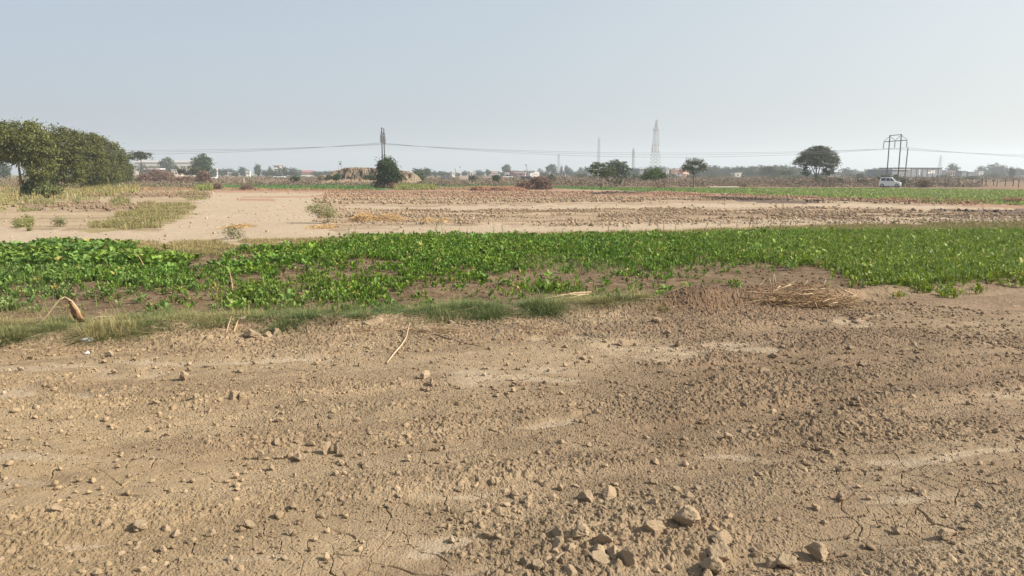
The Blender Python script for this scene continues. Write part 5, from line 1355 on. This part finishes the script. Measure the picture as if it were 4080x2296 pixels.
MB().box(w*.22, w*.4, -dep/2-.06, -dep/2+.02, H*.45, H*.6).build('opening', M_WHITE, b0)
for k in range(7): MB().box(-w+1+k*3.1, -w+1.15+k*3.1, -dep/2-.15, -dep/2-.002, 0, H-.4).build('column', M_POLE, b0)
building('shed_annex', 'low pinkish annex with arches right of the dark shed', 3758, 3800, 679, 345, 8, M_CREAM, M_GREYW, win=(4,1,.9,1.3))
building('shed_annex', 'grey flat block right of the arched annex', 3822, 3846, 681, 350, 6, M_GREYW, M_GREYW, door=True)
building('small_hut', 'grey low hut left of the big hazy group', 3850, 3880, 685, 420, 6, M_GREYW, M_GREYW, win=(2,1,.8,.8))
# low walls and slabs
def slab(name, label, u0, u1, vt, vb, Y, m, cat='wall', z0=0., dep=.4):
    x0, x1 = xu(u0, Y), xu(u1, Y)
    b = MB(); b.box(x0, x1, Y, Y+dep, 0, hv(vt, Y)); return tag(b.build(name, m, bevel=.03), label, cat)
slab('low_wall', 'dark low ruined wall in the centre behind the fields', 1762, 1792, 699.5, 705, 230, M_GREYW)
slab('low_wall', 'white and dark low wall segment right of the crossed poles', 1830, 1864, 700.5, 705, 235, M_CREAM)
slab('low_wall', 'black low wall behind the brushwood heap', 2075, 2115, 703, 708, 215, M_DARKW)
slab('low_wall', 'grey pump house wall right of the brushwood heap', 2153, 2170, 703, 712, 180, M_GREYW, dep=2)
slab('concrete_slab', 'pale concrete channel slab beside the green field', 2830, 2945, 743.5, 750, 108, M_CREAM, 'slab', dep=.8)
slab('concrete_slab', 'pale broken slab between the bushes right of the acacia', 3370, 3410, 737, 742, 122, M_CREAM, 'slab', dep=.6)
# distant parked vehicles
def far_car(u, Y, label, m, L=4.2, h=1.5):
    X = xu(u, Y); root = empty('parked_car', (X, Y, 0), label, 'car', 'distant parked cars')
    MB().box(-L/2, L/2, -.85, .85, .35, .9).build('body', m, root, bevel=.12)
    MB().box(-L*.28, L*.25, -.75, .75, .9, h).build('cabin', M_GLASS, root, bevel=.15)
    for s_ in (-1, 1):
        for t in (-1, 1): MB().tube([(s_*L*.3, t*.7, .33), (s_*L*.3, t*.9, .33)], .33, 10).build('wheel', M_TYRE, root)
far_car(838, 250, 'small white car far off right of the big round tree', M_CAR)
far_car(1112, 330, 'white car far off below the white four-storey building', M_CAR, 5)
far_car(2024, 330, 'white car far off left of the maroon building', M_CAR)
far_car(1989, 215, 'small red vehicle at the edge of the scrub, centre', M_RED, 2.4, 1.4)

# ---------- fence posts ----------
for k, (zx, zt, zb) in enumerate([(588,655,770),(727,655,760),(815,645,770),(1020,655,775),(1095,650,765),(1217,648,770),(1280,655,770),(1443,650,765),(1467,650,765),(1645,650,770),(1690,650,770),(1857,652,780),(1925,645,780),(2055,652,780),(2107,650,795),(2252,650,785),(2385,645,785),(2482,655,805)]):
    u = 3480+zx/4.293; vb = 560+zb/4.293; vt = 560+zt/4.293; x, y = gp(u, vb); h = hv(vt, y); ln = random.uniform(-.12,.12)
    r = .06+.02*random.random()
    P = [(0,0,-.1),(ln*.3,.02,h*.4),(ln*.6,0,h*.75),(ln,.01,h)]
    o = MB().tube(P, [r,r*.95,r*.85,r*.8], 6).build('fence_post', M_POST); o.location = (x, y, 0)
    tag(o, ['rough wooden fence post nearest the white car'][0] if k == 0 else ('last rough fence post at the right edge of the view' if k == 17 else 'rough dark wooden fence post in the row right of the car'), 'post', 'fence posts on the right')

# ---------- the white car ----------
cx, cy = xu(3545, 110.5, 0), 110.5
car = empty('white_hatchback', (cx, cy, .02), 'white tall hatchback driving right along the far side of the green field', 'car', rz=math.radians(-33))
car.scale = (.80,.90,.90)
L2, Wd = 1.8, .78
lower = [(-1.80,.30),(-1.82,.75),(-1.74,1.00),(-1.0,1.02),(.55,1.00),(1.05,.96),(1.60,.84),(1.80,.66),(1.83,.35),(1.70,.24),(-1.70,.22)]
upper = [(-1.72,1.0),(-1.58,1.50),(-1.35,1.62),(-.2,1.66),(.28,1.60),(.98,1.00)]
def prof_(pts, wa, wb=None, zref=None):
    n = len(pts); V = []
    for s_ in (-1, 1):
        for x, z in pts:
            w_ = wa if wb is None else wa+(wb-wa)*max(0, min(1, (z-zref[0])/(zref[1]-zref[0])))
            V.append((x, s_*w_, z))
    Fs = [tuple(range(n))[::-1], tuple(range(n, 2*n))]+[(i, (i+1)%n, n+(i+1)%n, n+i) for i in range(n)]
    return V, [f[::-1] for f in Fs]
b = MB(); b.add(*prof_(lower, Wd)); b.build('body', M_CAR, car, bevel=.05)
b = MB(); b.add(*prof_(upper, Wd-.01, .64, (1.0, 1.62))); b.build('cabin', M_CAR, car, bevel=.04)
def quad(name, pts, m):
    b = MB(); b.add(pts, [tuple(range(len(pts)))]); o = b.build(name, m, car); md = o.modifiers.new('s', 'SOLIDIFY'); md.thickness = .02; md.offset = 0; return o
def side(x, z, s_): 
    w_ = (Wd-.01)+(.64-(Wd-.01))*max(0,min(1,(z-1.0)/.62)); return (x, s_*(w_+.012), z)
for s_ in (-1, 1):
    quad('window', [side(-.62,1.05,s_), side(.05,1.05,s_), side(-.02,1.50,s_), side(-.58,1.52,s_)], M_GLASS)
    quad('window', [side(.13,1.05,s_), side(.80,1.05,s_), side(.30,1.48,s_), side(.08,1.50,s_)], M_GLASS)
    quad('window', [side(-1.45,1.08,s_), side(-.70,1.06,s_), side(-.66,1.52,s_), side(-1.38,1.50,s_)], M_GLASS)
    MB().box(.62,.78, s_*.80-.09, s_*.80+.09, 1.02, 1.14).build('mirror', M_CAR, car, bevel=.02)
    b = MB(); b.box(1.52,1.80, s_*.60-.14, s_*.60+.14, .66, .82); b.build('headlight', M_LAMP, car, bevel=.03)
    b = MB(); b.box(-1.86,-1.76, s_*.66-.09, s_*.66+.09, .8, 1.2); b.build('tail_light', M_RED, car, bevel=.02)
    for x in (-1.2, 1.2):
        wh = MB().tube([(x, s_*.62, .31), (x, s_*.80, .31)], .31, 20).build('wheel', M_TYRE, car)
        MB().tube([(x, s_*.78, .31), (x, s_*.815, .31)], .19, 14).build('rim', M_RIM, wh)
    for x in (-.66, .1): MB().box(x-.2, x-.06, s_*.785-.01, s_*.785+.01, .88, .91).build('door_handle', M_TRIM, car)
quad('windscreen', [(.34,-.60,1.53),(.34,.60,1.53),(.95,.70,1.06),(.95,-.70,1.06)], M_GLASS)
quad('rear_window', [(-1.74,-.6,1.1),(-1.74,.6,1.1),(-1.61,.55,1.46),(-1.61,-.55,1.46)], M_GLASS)
MB().box(1.78,1.86,-.45,.45,.45,.62).build('grille', M_TRIM, car, bevel=.01)
MB().box(-1.4,1.4,-.60,.60,.15,.24).build('underbody', M_TRIM, car)
for s_ in (-1,1): MB().box(-1.2,.1,s_*.56-.02,s_*.56+.02,1.66,1.72).build('roof_rail', M_TRIM, car)

# ---------- haze ----------
hz = MB().box(-2750, 2750, -2750, 2750, -3, 75).build('haze', None)
tag(hz, kind='stuff')
mh = bpy.data.materials.new('haze'); mh.use_nodes = True; N = mh.node_tree.nodes
N.remove(N['Principled BSDF']); pv = N.new('ShaderNodeVolumePrincipled')
pv.inputs['Density'].default_value = HAZE; pv.inputs['Color'].default_value = (.75,.83,.92,1); pv.inputs['Anisotropy'].default_value = .25
mh.node_tree.links.new(pv.outputs['Volume'], N['Material Output'].inputs['Volume'])
hz.data.materials.append(mh); mh.cycles.homogeneous_volume = True

# ---------- light ----------
AZ, EL = math.radians(98), math.radians(36)
sd = Vector((math.sin(AZ)*math.cos(EL), math.cos(AZ)*math.cos(EL), math.sin(EL)))
sl = bpy.data.lights.new('sun', 'SUN'); sl.energy = SUN; sl.angle = math.radians(1.2); sl.color = (1, .93, .80)
so = bpy.data.objects.new('sun', sl); COL.objects.link(so); so.rotation_euler = sd.to_track_quat('Z', 'Y').to_euler()
w = bpy.data.worlds.new('World'); S.world = w; w.use_nodes = True; N, L = w.node_tree.nodes, w.node_tree.links
sky = N.new('ShaderNodeTexSky'); sky.sky_type = 'NISHITA'; sky.sun_disc = False; sky.sun_elevation = EL; sky.sun_rotation = AZ
sky.air_density = 1.0; sky.dust_density = 4.5; sky.ozone_density = 1.5; sky.altitude = 50
bg = N['Background']; bg.inputs['Strength'].default_value = SKY
hs = N.new('ShaderNodeHueSaturation'); hs.inputs['Saturation'].default_value = SKYSAT
# thin even overcast haze over the clear sky: brighter towards the sun's side
L.new(sky.outputs['Color'], hs.inputs['Color'])
tcw = N.new('ShaderNodeTexCoord'); dp = N.new('ShaderNodeVectorMath'); dp.operation = 'DOT_PRODUCT'; dp.inputs[1].default_value = (.94, .02, -.22)
L.new(tcw.outputs['Generated'], dp.inputs[0])
rp = N.new('ShaderNodeValToRGB'); mrw = N.new('ShaderNodeMapRange'); mrw.inputs['From Min'].default_value = -.7; mrw.inputs['From Max'].default_value = .6
L.new(dp.outputs['Value'], mrw.inputs['Value']); L.new(mrw.outputs['Result'], rp.inputs['Fac'])
e = rp.color_ramp.elements; e[0].position = 0; e[0].color = VEIL[0]; e[1].position = 1; e[1].color = VEIL[2]
q = e.new(.5); q.color = VEIL[1]
sc_ = N.new('ShaderNodeVectorMath'); sc_.operation = 'SCALE'; sc_.inputs['Scale'].default_value = VEILK; L.new(rp.outputs['Color'], sc_.inputs[0])
mxw = N.new('ShaderNodeMix'); mxw.data_type = 'RGBA'; mxw.inputs['Factor'].default_value = .78
L.new(hs.outputs['Color'], mxw.inputs['A']); L.new(sc_.outputs['Vector'], mxw.inputs['B']); L.new(mxw.outputs['Result'], bg.inputs['Color'])

# ---------- camera ----------
cd = bpy.data.cameras.new('camera'); cd.sensor_width = 36; cd.lens = 36*F/4080; cd.clip_start = .05; cd.clip_end = 12000
co = bpy.data.objects.new('camera', cd); COL.objects.link(co); co.location = (0, 0, CH); co.rotation_euler = (math.radians(90)-PITCH, 0, 0)
S.camera = co
S.view_settings.view_transform = 'Standard'; S.view_settings.look = 'None'; S.view_settings.exposure = EXPO; S.view_settings.gamma = 1
S.render.engine = 'CYCLES'
cy_ = S.cycles; cy_.max_bounces = 6; cy_.diffuse_bounces = 2; cy_.volume_bounces = 3; cy_.transmission_bounces = 2; cy_.glossy_bounces = 2
cy_.use_denoising = True; cy_.caustics_reflective = False; cy_.caustics_refractive = False; cy_.sample_clamp_indirect = 4
